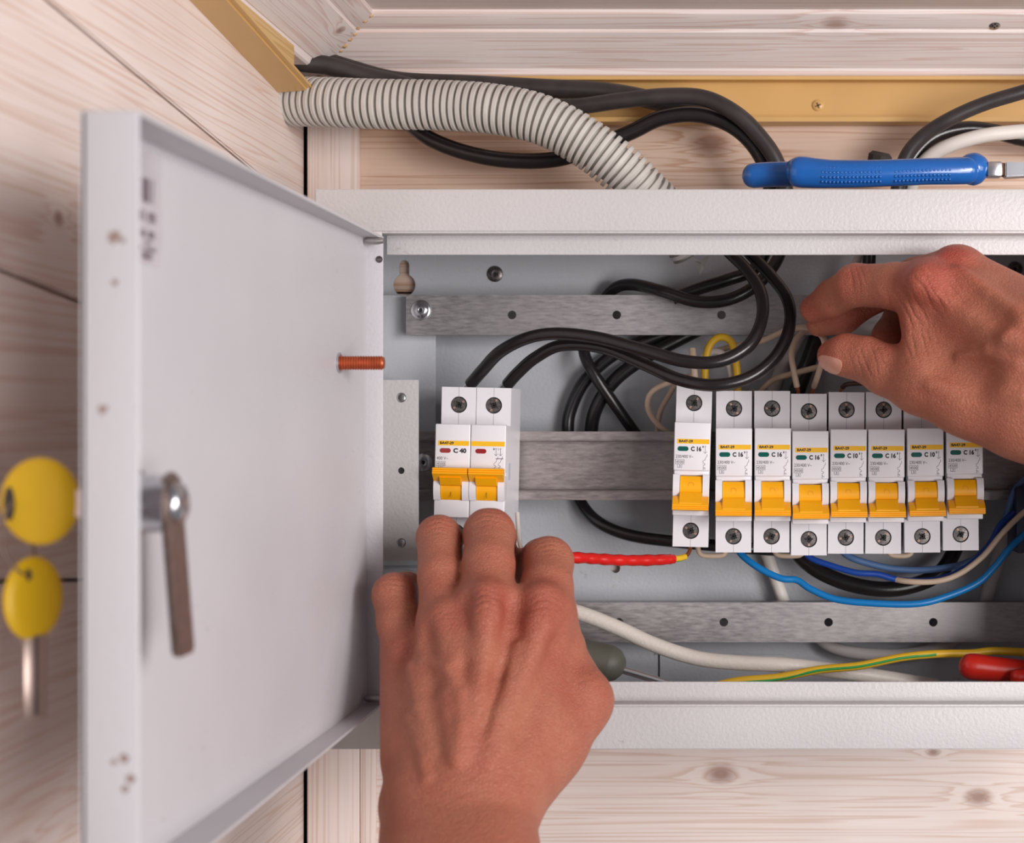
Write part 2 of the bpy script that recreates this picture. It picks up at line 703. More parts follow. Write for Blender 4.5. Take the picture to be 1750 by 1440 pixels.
MT['dusty_cable'] = plain('dusty_black_rubber', rgb(54, 48, 48), 0.42, bump=(900, 0.1, 0.0003), vary=0.25, vscale=90)
MT['beige_wire'] = plain('beige_pvc', rgb(212, 188, 164), 0.42, vary=0.05)
MT['white_cable'] = plain('white_pvc', rgb(226, 219, 212), 0.45, vary=0.04)
MT['dirty_white'] = paint_mat('grubby_white_pvc', rgb(224, 216, 206), 0.9)
MT['grey_white'] = plain('grey_white_pvc', rgb(196, 190, 188), 0.5, vary=0.05)
MT['yellow_wire'] = plain('yellow_pvc', rgb(226, 180, 40), 0.4)
MT['green_wire'] = plain('green_pvc', rgb(40, 150, 70), 0.4)
MT['blue_bright'] = plain('bright_blue_pvc', rgb(10, 120, 190), 0.36)
MT['blue_dark'] = plain('royal_blue_pvc', rgb(22, 70, 160), 0.36)
MT['blue_grey'] = plain('grey_blue_pvc', rgb(86, 118, 165), 0.4)
MT['brown_wire'] = plain('brown_pvc', rgb(66, 38, 32), 0.4)
MT['red_tape'] = plain('red_tape', rgb(205, 28, 24), 0.3, bump=(140, 0.25, 0.0006), vary=0.1)
MT['conduit'] = plain('grey_conduit', rgb(200, 196, 190), 0.55, vary=0.06, vscale=90)
MT['trunking'] = plain('tan_pvc_trunking', rgb(214, 172, 108), 0.38, vary=0.05, vscale=25)
MT['plier_blue'] = plain('blue_vinyl', rgb(20, 92, 170), 0.24, vary=0.08, coat=0.4)
MT['plier_dark'] = plain('dark_residue', rgb(52, 46, 40), 0.7)
MT['red_handle'] = plain('red_handle_plastic', rgb(205, 40, 28), 0.32, coat=0.2)
MT['green_handle'] = plain('grey_green_rubber', rgb(88, 88, 78), 0.55, bump=(700, 0.15, 0.0003))
MT['key_yellow'] = plain('yellow_key_plastic', rgb(224, 182, 0), 0.4, vary=0.03)
MT['navy'] = plain('navy_plastic', rgb(34, 36, 70), 0.35)
MT['sticker'] = plain('paper_sticker', rgb(236, 230, 234), 0.6)
MT['sticker_ink'] = plain('sticker_ink', rgb(126, 108, 118), 0.6)
MT['lock_dark'] = plain('lock_gap', rgb(56, 50, 50), 0.6)
MT['lit_gap_pink'] = plain('pale_lit_gap', rgb(235, 215, 205), 0.5)  # pale pink of a lit gap, painted in as a surface colour
MT['nail'] = plain('finger_nail', rgb(205, 148, 128), 0.3, vary=0.05, vscale=300)
MT['skin'] = skin_mat('skin', rgb(178, 112, 88), rgb(162, 74, 60))
LIGHT, DARK = rgb(241, 228, 222), rgb(225, 201, 188)

# ------------------------------------------------------------------ setting: walls, ceiling, cornice
XW, YW = -224.0, 890.0            # left wall plane and back wall plane (mm from the camera)
TILT = 0.088                       # boards of the left wall run slightly uphill towards the room


def LW(y, zc): return zc + (YW - y) * TILT


wall_left = box('wall_left', XW - 40, XW - 16, 330, 915, -330, 330, plain('wall_core', rgb(70, 52, 44), 0.8), bev=0)
struct(wall_left, 'whitewashed timber board wall beside the cabinet')
lj = [300, 203, 107, 12.5, -83, -179, -275]
for i, (zt, zb) in enumerate(zip(lj, lj[1:])):
    mat = wood_mat('left_board_wood_%d' % i, LIGHT, DARK, 'Y', 0.8, seed=i * 3.1 + 1, contrast=1.0,
                   knots=[(XW * .001, .565, EYE + .066, 2.2)] if i == 2 else ([(XW * .001, .535, EYE - .14, 5), (XW * .001, .60, EYE - .125, 4)] if i == 4 else []))
    g = 0.55
    out = [(340, LW(340, zb) + g), (YW - 1, LW(YW - 1, zb) + g), (YW - 1, LW(YW - 1, zt) - g), (340, LW(340, zt) - g)]
    extrude('board', out, lambda p, s: M3(s, p[0], p[1]), XW - 15.5, XW, mat, wall_left, bev=0.7)

wall_back = box('wall_back', -262, 420, YW + 16, YW + 40, -330, 330, plain('wall_core_back', rgb(70, 52, 44), 0.8), bev=0)
struct(wall_back, 'whitewashed timber board wall behind the cabinet')
bj = [265, 165, 65, -35, -135, -235, -320]
bk = {1: [(ux(1215, YW) * .001, .89, EYE + vz(245, YW) * .001, 5.5)],
      4: [(ux(1232, YW) * .001, .89, EYE + vz(1322, YW) * .001, 4.2), (ux(1672, YW) * .001, .89, EYE + vz(1362, YW) * .001, 3.8),
          (ux(1595, YW) * .001, .89, EYE + vz(1285, YW) * .001, 1.8)]}
for i, (zt, zb) in enumerate(zip(bj, bj[1:])):
    lo, da = (LIGHT, DARK) if i != 1 else (rgb(232, 206, 188), rgb(206, 168, 142))
    mat = wood_mat('back_board_wood_%d' % i, lo, da, 'X', 0.9, seed=i * 5.3, knots=bk.get(i, []), contrast=1.0 if i != 1 else 1.25)
    box('board', -222, 400, YW, YW + 15.5, zb + .4, zt - .4, mat, wall_back, bev=0.6)

trim_post = box('trim_1', -221.5, -194.5, YW - 4, YW - 0.05, -320, 176, wood_mat('post_wood', LIGHT, DARK, 'Z', 0.9, seed=9), bev=0.5)
struct(trim_post, 'narrow vertical corner batten of whitewashed pine')
trim_b = box('trim_2', -194.2, -186, YW - 2.5, YW - 0.05, -320, -152, wood_mat('post_wood_b', LIGHT, DARK, 'Z', 0.9, seed=19), bev=0.5)
struct(trim_b, 'thin vertical batten strip below the cabinet corner')

ceiling = box('ceiling', -262, 420, 500, 915, 203, 222, wood_mat('ceiling_wood', rgb(244, 236, 232), rgb(226, 208, 198), 'X', 0.8, seed=4), bev=0)
struct(ceiling, 'pale timber boarding above the cornice')

prof = [(0.2, 176.4), (11, 176.4), (12.3, 177.2), (13.4, 180), (14.2, 180), (34.8, 193.6), (35.2, 195.2), (36.6, 195.6),
        (44, 199.6), (45, 200.6), (45, 202.9), (0.2, 202.9)]


def cornice(name, fn, mat, label):
    bm = bmesh.new()
    add_extrude(bm, prof, fn, 0, 1)
    return struct(finish(name, bm, mat, None, True, 25), label)


corn_b = cornice('trim_3', lambda p, s: M3((XW + p[0]) * (1 - s) + 400 * s, YW - p[0], p[1]),
                 wood_mat('cornice_wood', rgb(250, 241, 238), rgb(234, 212, 204), 'X', 1.0, seed=2.4, contrast=1.0,
                          knots=[(ux(1428, 852) * .001, .852, EYE + .1995, 4)]), 'moulded white pine cornice along the back wall')
corn_l = cornice('trim_4', lambda p, s: M3(XW + p[0] + .25, (YW - p[0]) * (1 - s) + 450 * s, p[1]),
                 wood_mat('cornice_wood_left', rgb(250, 241, 238), rgb(234, 212, 204), 'Y', 1.0, seed=12.4,
                          knots=[(-.193, .838, EYE + .190, 2.5)]), 'moulded white pine cornice along the board wall')
# painted-over screw heads and crumbled filler in the mitre
for (u, v, Y, nm) in ((886, 90, 870, 0), (1700, 43, 852, 1)):
    c = P(u, v, Y)
    n = Vector((0, -0.62, -0.78)).normalized()
    s = lathe('screw_head', c + n * 0.0002, n, [(2.9, -0.5), (2.9, 0), (2.3, 0.35), (0, 0.5)], MT['steel'], corn_b, 20)
    for q in (0, 1):
        x, y, a = frame_of(n)
        bm = bmesh.new()
        d = (x if q else y)
        e = (y if q else x)
        pts = [d * 1.7 + e * .35, d * 1.7 - e * .35, -d * 1.7 - e * .35, -d * 1.7 + e * .35]
        bm.faces.new([bm.verts.new(c + n * 0.00066 + p * 0.001) for p in pts])
        finish('screw_slot', bm, MT['slot'], s)
bm = bmesh.new()
for k in range(11):
    d = 11 + 33 * k / 10 + random.uniform(-.6, .6)
    zz = np.interp(d, [11, 14, 35, 45], [176.4, 180, 194, 200.6])
    c = M3(XW + d + random.uniform(-.6, .9), YW - d - 0.3, zz - 0.1)
    bmesh.ops.create_icosphere(bm, subdivisions=2, radius=random.uniform(.0007, .0014), matrix=Matrix.Translation(c))
for v_ in bm.verts:
    v_.co += Vector((random.uniform(-1, 1), random.uniform(-1, 1), random.uniform(-1, 1))) * 0.0003
finish('mitre_filler', bm, plain('crumbled_filler', rgb(196, 160, 112), 0.85, vary=0.4, vscale=500), corn_b, True)

# ------------------------------------------------------------------ cable trunking
YT = 889.8
tr = extrude('cable_trunking', [(YT, 152.5), (YT, 176), (YT - 13, 176), (YT - 13, 174.2), (YT - 11.5, 174.2), (YT - 11, 174.9), (YT - 1.6, 174.9),
                                (YT - 1.6, 153.9), (YT - 11, 153.9), (YT - 11.5, 154.8), (YT - 13, 154.8), (YT - 13, 152.5)],
             lambda p, s: M3(s, p[0], p[1]), -194.3, 398, MT['trunking'])
tag(tr, 'open tan plastic trunking channel fixed under the cornice', 'trunking')
sc = lathe('screw', P(1398, 180, YT - 1.7), (0, -1, 0), [(3, 0), (3, .5), (2.2, 1.1), (0, 1.3)], MT['trunking'], tr, 18)
bm = bmesh.new()
a = P(1398, 180, YT - 3.1)
for d, e in (((1, .4), (-.4, 1)), ((-.4, 1), (1, .4))):
    d = Vector((d[0], 0, d[1])).normalized() * .0016
    e = Vector((e[0], 0, e[1])).normalized() * .0004
    bm.faces.new([bm.verts.new(a + q) for q in (d + e, d - e, -d - e, -d + e)])
finish('screw_slot', bm, plain('shaded_tan', rgb(120, 92, 56), .7), sc)

tl = thing('cable_trunking', M3(XW, 700, 180), 'tan plastic trunking with wood-grain lid along the board wall', 'trunking')
extrude('base', [(XW + .1, 155.5), (XW + 14.2, 156.6), (XW + 14.2, 158.2), (XW + 3, 158.2), (XW + 3, 184), (XW + .1, 184)],
        lambda p, s: M3(p[0], s, LW(s, p[1])), 480, 838, MT['trunking'], tl)
extrude('lid', [(XW + 3.2, 158.4), (XW + 12.4, 159.6), (XW + 13.2, 161), (XW + 13.2, 184.5), (XW + 12, 186), (XW + 3.2, 186)],
        lambda p, s: M3(p[0], s, LW(s, p[1])), 480, 818,
        wood_mat('lid_wood_print', rgb(224, 190, 134), rgb(204, 164, 104), 'Y', 1.0, seed=7, rough=.38), tl)
extrude('edge_bead', [(XW + 8, 156.9), (XW + 16.5, 158.0), (XW + 16.5, 159.4), (XW + 8, 158.9)],
        lambda p, s: M3(p[0], s, LW(s, p[1])), 480, 842, MT['trunking'], tl)

# ------------------------------------------------------------------ electrical cabinet
XL, XR, ZT, ZB, YF, YB = -187.0, 187.0, 102.2, -149.2, 762.0, 888.0
cab = thing('electrical_cabinet', M3(0, YB, ZB), 'open white steel distribution cabinet on the timber wall', 'cabinet')
OT, OB = vz(395, YF), vz(1207, YF)
LT, LB = vz(435.5, 772), vz(1164.5, 772)
OL, OR = -157.0, 157.0
bm = bmesh.new()
t = 1.3
add_box(bm, XL, XR, YF + .3, 812, ZT - t, ZT - .02, 0)          # top, with a cable entry cut out at the back
add_box(bm, XL, -62, 812, YB, ZT - t, ZT - .02, 0)
add_box(bm, 112, XR, 812, YB, ZT - t, ZT - .02, 0)
add_box(bm, XL, XR, YF + .3, YB, ZB + .02, ZB + t, 0)
add_box(bm, XL + .02, XL + t, YF + .3, YB, ZB + t, ZT - t, 0)
add_box(bm, XR - t, XR - .02, YF + .3, YB, ZB + t, ZT - t, 0)
finish('shell', bm, MT['paint'], cab)
# front frame: four faces with folded edges
bm = bmesh.new()
add_box(bm, XL, XR, YF, YF + t, OT, ZT, .55, 3)
add_box(bm, XL, XR, YF, YF + t, ZB, OB, .55, 3)
add_box(bm, XL, OL, YF + .05, YF + t, OB, OT, .3)
add_box(bm, OR, XR, YF + .05, YF + t, OB, OT, .3)
finish('front_frame', bm, MT['paint'], cab, True, 35)
bm = bmesh.new()
add_box(bm, OL, OR, YF + .6, 772.4, OT - .9, OT + .9, .3)
add_box(bm, OL, OR, 772, 773.2, LT, OT, .45, 3)
finish('rebate_lip', bm, MT['paint'], cab, True, 35)
bm = bmesh.new()
add_box(bm, OL, OR, YF + .6, 772.4, OB - .9, OB + .9, .3)
add_box(bm, OL, OR, 772, 773.2, OB, LB, .45, 3)
finish('rebate_lip', bm, MT['paint'], cab, True, 35)
# back panel with a keyhole slot and a round hole
YP = 885.0
kc = (ux(691, YP), vz(487, YP))
hc = (ux(1052, YP), vz(971, YP))
bm = bmesh.new()
x1, x2 = kc[0] - 12, kc[0] + 12
add_cell(bm, XL + t, x1, ZB + t, ZT - t, YP, 1.4)
add_cell(bm, x1, x2, kc[1] - 16, kc[1] + 22, YP, 1.4, keyhole(5.8, 2.6, 10.4), kc)
add_cell(bm, x1, x2, ZB + t, kc[1] - 16, YP, 1.4)
add_cell(bm, x1, x2, kc[1] + 22, ZT - t, YP, 1.4)
x3, x4 = hc[0] - 8, hc[0] + 8
add_cell(bm, x2, x3, ZB + t, ZT - t, YP, 1.4)
add_cell(bm, x3, x4, hc[1] - 8, hc[1] + 8, YP, 1.4, circle_hole(2.4, 18), hc)
add_cell(bm, x3, x4, ZB + t, hc[1] - 8, YP, 1.4)
add_cell(bm, x3, x4, hc[1] + 8, ZT - t, YP, 1.4)
add_cell(bm, x4, XR - t, ZB + t, ZT - t, YP, 1.4)
finish('back_panel', bm, MT['panel'], cab)


def phillips(parent, c, r, mat, n=Vector((0, -1, 0)), rot=0.3, dome=1.2, washer=None, slot_len=.62, name='screw'):
    """pan head cross screw: domed head plus a recessed-looking dark cross"""
    head = lathe(name, c, n, ([(washer, 0), (washer, .5), (r * 1.02, .62)] if washer else [(r, 0)]) +
                 [(r, .5 + (.2 if washer else 0)), (r * .86, dome * .75), (r * .5, dome), (r * .3, dome), (0, dome * .55)], mat, parent, 26, 50)
    x, y, a = frame_of(n)
    bm = bmesh.new()
    for k in range(2):
        d = (x * math.cos(rot + k * math.pi / 2) + y * math.sin(rot + k * math.pi / 2))
        e = a.cross(d)
        L, w_ = r * slot_len * .001, r * .13 * .001
        o = c + a * (dome + .06) * .001
        q = [o + d * L + e * w_ * .5 - a * .0003, o + d * L - e * w_ * .5 - a * .0003, o - e * w_, o - d * L - e * w_ * .5 - a * .0003,
             o - d * L + e * w_ * .5 - a * .0003, o + e * w_]
        bm.faces.new([bm.verts.new(p) for p in q])
    finish('cross_slot', bm, MT['slot'], head)
    return head


phillips(cab, P(846, 468, YP), 4.2, MT['dark_steel'], rot=.2)
phillips(cab, P(1734, 460, YP), 4.0, MT['dark_steel'], rot=.7)


def bar(name, x0, x1, z0, z1, y, holes, mat, hr=2.2, depth=9):
    bm = bmesh.new()
    cz = (z0 + z1) / 2
    edges = [x0] + [(a + b) / 2 for a, b in zip(holes, holes[1:])] + [x1]
    for i, h in enumerate(holes):
        add_cell(bm, edges[i], edges[i + 1], z0, z1, y, 1.4, circle_hole(hr, 20), (h, cz))
    add_box(bm, x0, x1, y + 1.4, y + depth, z1 - 1.3, z1 - .02, 0)
    add_box(bm, x0, x1, y + 1.4, y + depth, z0 + .02, z0 + 1.3, 0)
    return finish(name, bm, mat, cab)


YBAR = 862
dx = ux(1054, YBAR) - ux(875, YBAR)
hb = ux(875, YBAR)
bt = bar('mounting_bar', ux(694, YBAR), 170, vz(572, YBAR), vz(504, YBAR), YBAR, [hb + dx * k for k in range(5)], MT['zinc'])
phillips(bt, P(720, 530, YBAR), 3.9, MT['steel'], rot=.75, dome=2.0, washer=5.2)
hb2 = ux(1237, YBAR) - dx * 3
bar('mounting_bar', ux(694, YBAR), 170, vz(1097, YBAR), vz(1029, YBAR), YBAR, [hb2 + dx * k for k in range(6)], MT['zinc'])

YR = 866.0
zr = vz(795.5, 860)
rail = extrude('din_rail', [(YR, zr + 13.2), (YR, zr - 13.2), (YR - 6, zr - 13.2), (YR - 6.4, zr - 13.6), (YR - 6.4, zr - 17.3), (YR - 7.6, zr - 17.3),
                            (YR - 7.6, zr - 12.8), (YR - 7.0, zr - 12.1), (YR - 1.2, zr - 12.1), (YR - 1.2, zr + 12.1), (YR - 7.0, zr + 12.1), (YR - 7.6, zr + 12.8),
                            (YR - 7.6, zr + 17.3), (YR - 6.4, zr + 17.3), (YR - 6.4, zr + 13.6), (YR - 6, zr + 13.2)],
               lambda p, s: M3(s, p[0], p[1]), ux(716, YR), 168, MT['rail'], cab, bev=.35)
phillips(rail, P(724, 790, YR - 1.3), 4.6, MT['steel'], rot=.4)
box('side_plate', XL + 2, ux(744.5, 872), 872, 873.3, vz(966, 872), vz(504, 872), MT['panel'], cab, bev=.4)
# drilled white bracket beside the hinge
bm = bmesh.new()
YK = 806
zs = [vz(679, YK), vz(804, YK), vz(928, YK)]
xb0, xb1 = -170, ux(715, YK)
zz = [vz(958, YK), (zs[2] + zs[1]) / 2, (zs[1] + zs[0]) / 2, vz(649, YK)]
for i, (h, r) in enumerate(((zs[2], 2.4), (zs[1], 1.6), (zs[0], 2.4))):
    add_cell(bm, xb0, xb1, zz[i], zz[i + 1], YK, 1.2, circle_hole(r, 18), (ux(685.5, YK), h))
add_box(bm, xb0 - .01, xb0 + 1.2, YK + 1.2, 872, zz[0], zz[3], 0)
brk = finish('side_bracket', bm, MT['paint'], cab)
for h in (zs[0], zs[2]):
    lathe('rivet', M3(ux(685.5, YK), YK + 1.0, h), (0, -1, 0), [(2.1, -1), (2.1, .1), (1.5, .35), (0, .4)], MT['steel'], brk, 16)
# thin panel seam near the bottom of the back panel
box('panel_fold', ux(1126, 884), ux(1127.6, 884), 884.2, 884.98, vz(1165, 884), vz(1118, 884), MT['slot'], cab, bev=0)
box('panel_rib', ux(1120, 884), ux(1345, 884), 883.6, 884.98, vz(1118, 884), vz(1116, 884), MT['panel'], cab, bev=.3)

# door: shallow tray swung open towards the camera
DT, DB = 80.9, -129.3
YN, YH = 448.0, 763.0
XN, XH, XE = -170.6, -163.6, -156.4


def sheet_x(y): return XH + (XN - XH) * (YH - y) / (YH - YN)


bm = bmesh.new()
add_extrude(bm, [(XN, YN), (XH, YH), (XH - 1.2, YH), (XN - 1.2, YN)], lambda p, s: M3(p[0], p[1], s), DB, DT)
door = finish('door', bm, MT['door_paint'], cab)
door['label'] = 'white door swung open towards the room'
bm = bmesh.new()
add_box(bm, XN - 1.2, XE, YN, YN + 1.2, DB, DT, .5, 3)
add_box(bm, XH - 1.2, XE, YH - 1.2, YH, DB + .4, DT - .4, .3)
for z0, z1 in ((DT - 1.2, DT), (DB, DB + 1.2)):
    add_extrude(bm, [(XN - 1.2, YN + .6), (XE, YN + .6), (XE, YH), (XH - 1.2, YH)], lambda p, s: M3(p[0], p[1], s), z0, z1)
finish('door_flange', bm, MT['door_paint'], door, True, 35)
for v in (411, 1193):
    lathe('hinge_pin', P(622, v, 754), (1, 0, 0), [(0, 0), (1.1, .5), (1.7, 2), (1.8, 6), (1.2, 8.6), (0, 9)], MT['zinc'], door, 16)
lathe('hinge_scrape', P(648, 443, 761.5), (0, -1, 0), [(1.6, 0), (1.2, .5), (.6, .6), (0, .6)], MT['dark_steel'], door, 9)
# earthing stud
sy = 712
prf = [(3.6, 0), (3.6, .8), (2.6, .9)]
k = 1.2
while k < 18.2:
    prf += [(2.55, k), (2.98, k + .35), (2.98, k + .6), (2.55, k + .95)]
    k += 1.08
prf += [(2.3, 19.0), (0, 19.2)]
stud = lathe('earth_stud', M3(sheet_x(sy), sy, vz(620, sy)), (1, 0, 0), prf, MT['copper_stud'], door, 24, 20)
stud['label'] = 'copper threaded stud'
lathe('stud_washer', M3(sheet_x(sy) + .05, sy, vz(620, sy)), (1, 0, 0), [(4.4, 0), (4.4, .7), (3.7, .75)], MT['steel'], stud, 22)
# paper sticker with print too small to read
ys0, ys1 = 470, 503
bm = bmesh.new()
q = [(ys0, 44), (ys1, 44), (ys1, 77.5), (ys0, 77.5)]
f = bm.faces.new([bm.verts.new(M3(sheet_x(y) + .18, y, z)) for y, z in q])
bmesh.ops.solidify(bm, geom=[f], thickness=.00012)
stk = finish('sticker', bm, MT['sticker'], door)
bm = bmesh.new()
for z0, z1, ya, yb in ((62, 69, 488, 497), (56.5, 59.5, 486, 499), (51.8, 54, 487, 498), (50.2, 51, 489, 497), (48.0, 49.2, 486, 499), (45.6, 47.6, 486, 498)):
    n_ = 6
    for k in range(n_):
        if (k * 7 + int(z0)) % 5 == 0:
            continue
        a = ya + (yb - ya) * k / n_
        b_ = a + (yb - ya) / n_ * .6
        bm.faces.new([bm.verts.new(M3(sheet_x(y) + .42, y, z)) for y, z in ((a, z0), (b_, z0), (b_, z1), (a, z1))])
finish('print', bm, MT['sticker_ink'], stk)
# chipped and grubby spots on the outer flange
chip = plain('bare_chip', rgb(150, 128, 120), .7, vary=.2, vscale=600)
for (u, v, r) in ((194, 405, 2.0), (209, 410, 1.0), (176, 700, 1.5), (196, 482, 1.1), (212, 1296, 1.4), (222, 1330, 1.6), (214, 1348, 1.2), (195, 1302, 1.0)):
    bm = bmesh.new()
    c = P(u, v, YN - .02)
    bm.faces.new([bm.verts.new(c + Vector((math.cos(k * math.pi / 6), 0, math.sin(k * math.pi / 6))) * r * random.uniform(.6, 1.1) * .001) for k in range(12)])
    finish('paint_chip', bm, chip, door)
# cam lock
ly = 476
lz = vz(860, ly)
lx = sheet_x(ly)
lock = lathe('cam_lock', M3(lx + .05, ly, lz), (1, 0, 0), [(11, 0), (11, 1.0), (9.2, 1.5), (9.2, 4.5), (8.4, 5), (8.4, 9.5), (7.6, 10), (7.6, 12.2)], MT['steel'], door, 6)
for p in lock.data.polygons:
    p.use_smooth = False
lathe('lock_nut', M3(lx + 1.2, ly, lz), (1, 0, 0), [(9.8, 0), (9.8, 2.4), (8.2, 2.6), (8.2, 11.6)], MT['steel'], lock, 36)
camx = lx + 11.5
extrude('cam_bar', [(0, 9), (5.5, 7), (7, 2), (7, -41), (5.5, -42.5), (-5.5, -42.5), (-7, -41), (-7, 2), (-5.5, 7)],
        lambda p, s: M3(camx + s + max(0, -p[1]) * .085, ly + p[0] * .95, lz + p[1]), 0, 2.4,
        plain('cam_zinc', rgb(150, 132, 124), .35, .9, vary=.15, vscale=300), lock, bev=.35)
lathe('cam_cap', M3(camx + 2.2, ly, lz), (1, 0, 0), [(6, 0), (6, 1.4), (5.2, 2.6), (3, 3.5), (0, 3.8)], MT['steel'], lock, 26, 60)
lathe('lock_face', M3(lx - 1.25, ly, lz), (-1, 0, 0), [(9, 0), (9, 1.6), (7.5, 2.4), (0, 2.5)], MT['steel'], lock, 28)

# ------------------------------------------------------------------ keys
kx = lambda u, Y: ux(u, Y)
ky = 476


def bow(name, c, rx, rz, th, mat, parent, yaw=0.0, hole=None):
    """rounded pillow-shaped key head"""
    bm = bmesh.new()
    bmesh.ops.create_uvsphere(bm, u_segments=36, v_segments=22, radius=1)
    for v_ in bm.verts:
        x, y, z = v_.co
        r = math.hypot(x, z)
        k_ = (1 - r ** 6) ** .5 if r < 1 else 0
        v_.co = Vector((x * rx, math.copysign(min(1, k_), y) * th / 2, z * rz)) * .001
    bmesh.ops.remove_doubles(bm, verts=bm.verts, dist=1e-6)
    bmesh.ops.transform(bm, matrix=Matrix.Translation(c) @ Matrix.Rotation(yaw, 4, 'Z'), verts=bm.verts)
    return finish(name, bm, mat, parent, True)


kk = thing('key', M3(lx - 3.8, ky, lz), 'key with round yellow head standing in the door lock', 'key')
kc1 = P(69, 856, ky)
bow('key_head', kc1, 11.2, 12.3, 4.0, MT['key_yellow'], kk)
box('key_blade', ux(128, ky), lx - 3.9, ky - 1.2, ky + 1.2, lz - 3.9, lz + 3.9, MT['lit_gap_pink'], kk, bev=.8)  # blade takes the brightness of the lit gap beside the lock as colour
oval = [(1.5 * math.cos(k * math.pi / 10), 4.8 * math.sin(k * math.pi / 10)) for k in range(20)]
extrude('ring_hole', oval, lambda p, s_: P(21, 860, ky) + Vector((p[0], s_, p[1])) * .001, -2.1, 2.1, MT['lock_dark'], kk)
hk = thing('key', P(57, 955, 480), 'key with oval yellow head hanging from the wire ring', 'key')
bow('key_head', P(57, 1022, 480), 9.4, 11.9, 3.6, MT['key_yellow'], hk, math.radians(57))
bm = bmesh.new()
add_box(bm, -3.2, 3.2, -1.1, 1.1, -23.5, 0, .3, 2, False)
bmesh.ops.transform(bm, matrix=Matrix.Translation(P(59, 1085, 480)) @ Matrix.Rotation(math.radians(40), 4, 'Z'), verts=bm.verts)
finish('key_blade', bm, plain('key_steel', rgb(168, 150, 142), .3, .9), hk, True, 35)
bm = bmesh.new()
add_box(bm, -.5, .5, -1.35, 1.35, -22.5, 0, .2, 1, False)
bmesh.ops.transform(bm, matrix=Matrix.Translation(P(60, 1085, 480)) @ Matrix.Rotation(math.radians(40), 4, 'Z'), verts=bm.verts)
finish('blade_groove', bm, MT['lock_dark'], hk)
lathe('ring_hole', P(46, 982, 476.6), (-.6, -.8, 0), [(1.7, -.5), (1.7, .2), (1.5, .25), (0, .25)], MT['lock_dark'], hk, 18)
ring_pts = [P(21, 858, 473), P(8, 880, 472), P(4, 915, 472), P(12, 955, 473), P(42, 982, 476), P(58, 975, 482), P(58, 940, 486), P(46, 895, 486), P(30, 862, 482)]
kr = tube('key_ring', ring_pts + [ring_pts[0]], .4, plain('ring_wire', rgb(120, 104, 96), .4, .8), None, 1, 10)
tag(kr, 'thin steel ring joining the two yellow keys', 'key ring')

# ------------------------------------------------------------------ circuit breakers
YFR = 805.0                     # front face of the row
ZC = -27.5                      # height of the row centre


def star(r1, r2, n=26):
    return circle_hole(r1, n)


def terminal(parent, zc, xs, w_, mat, y=-44, up=1):
    """lower-level terminal block: a face with a screw hole per pole over a solid body"""
    x0, x1 = xs
    z0, z1 = zc - 7.6, zc + 8.2
    if up < 0:
        z0, z1 = zc - 7.9, zc + 7.9
    bm = bmesh.new()
    add_cell(bm, x0, x1, z0, z1, y, 3.2, circle_hole(4.0, 28), ((x0 + x1) / 2, zc), False)
    add_box(bm, x0, x1, y + 3.2, 6, z0, z1, 0, 1, False)
    return bm


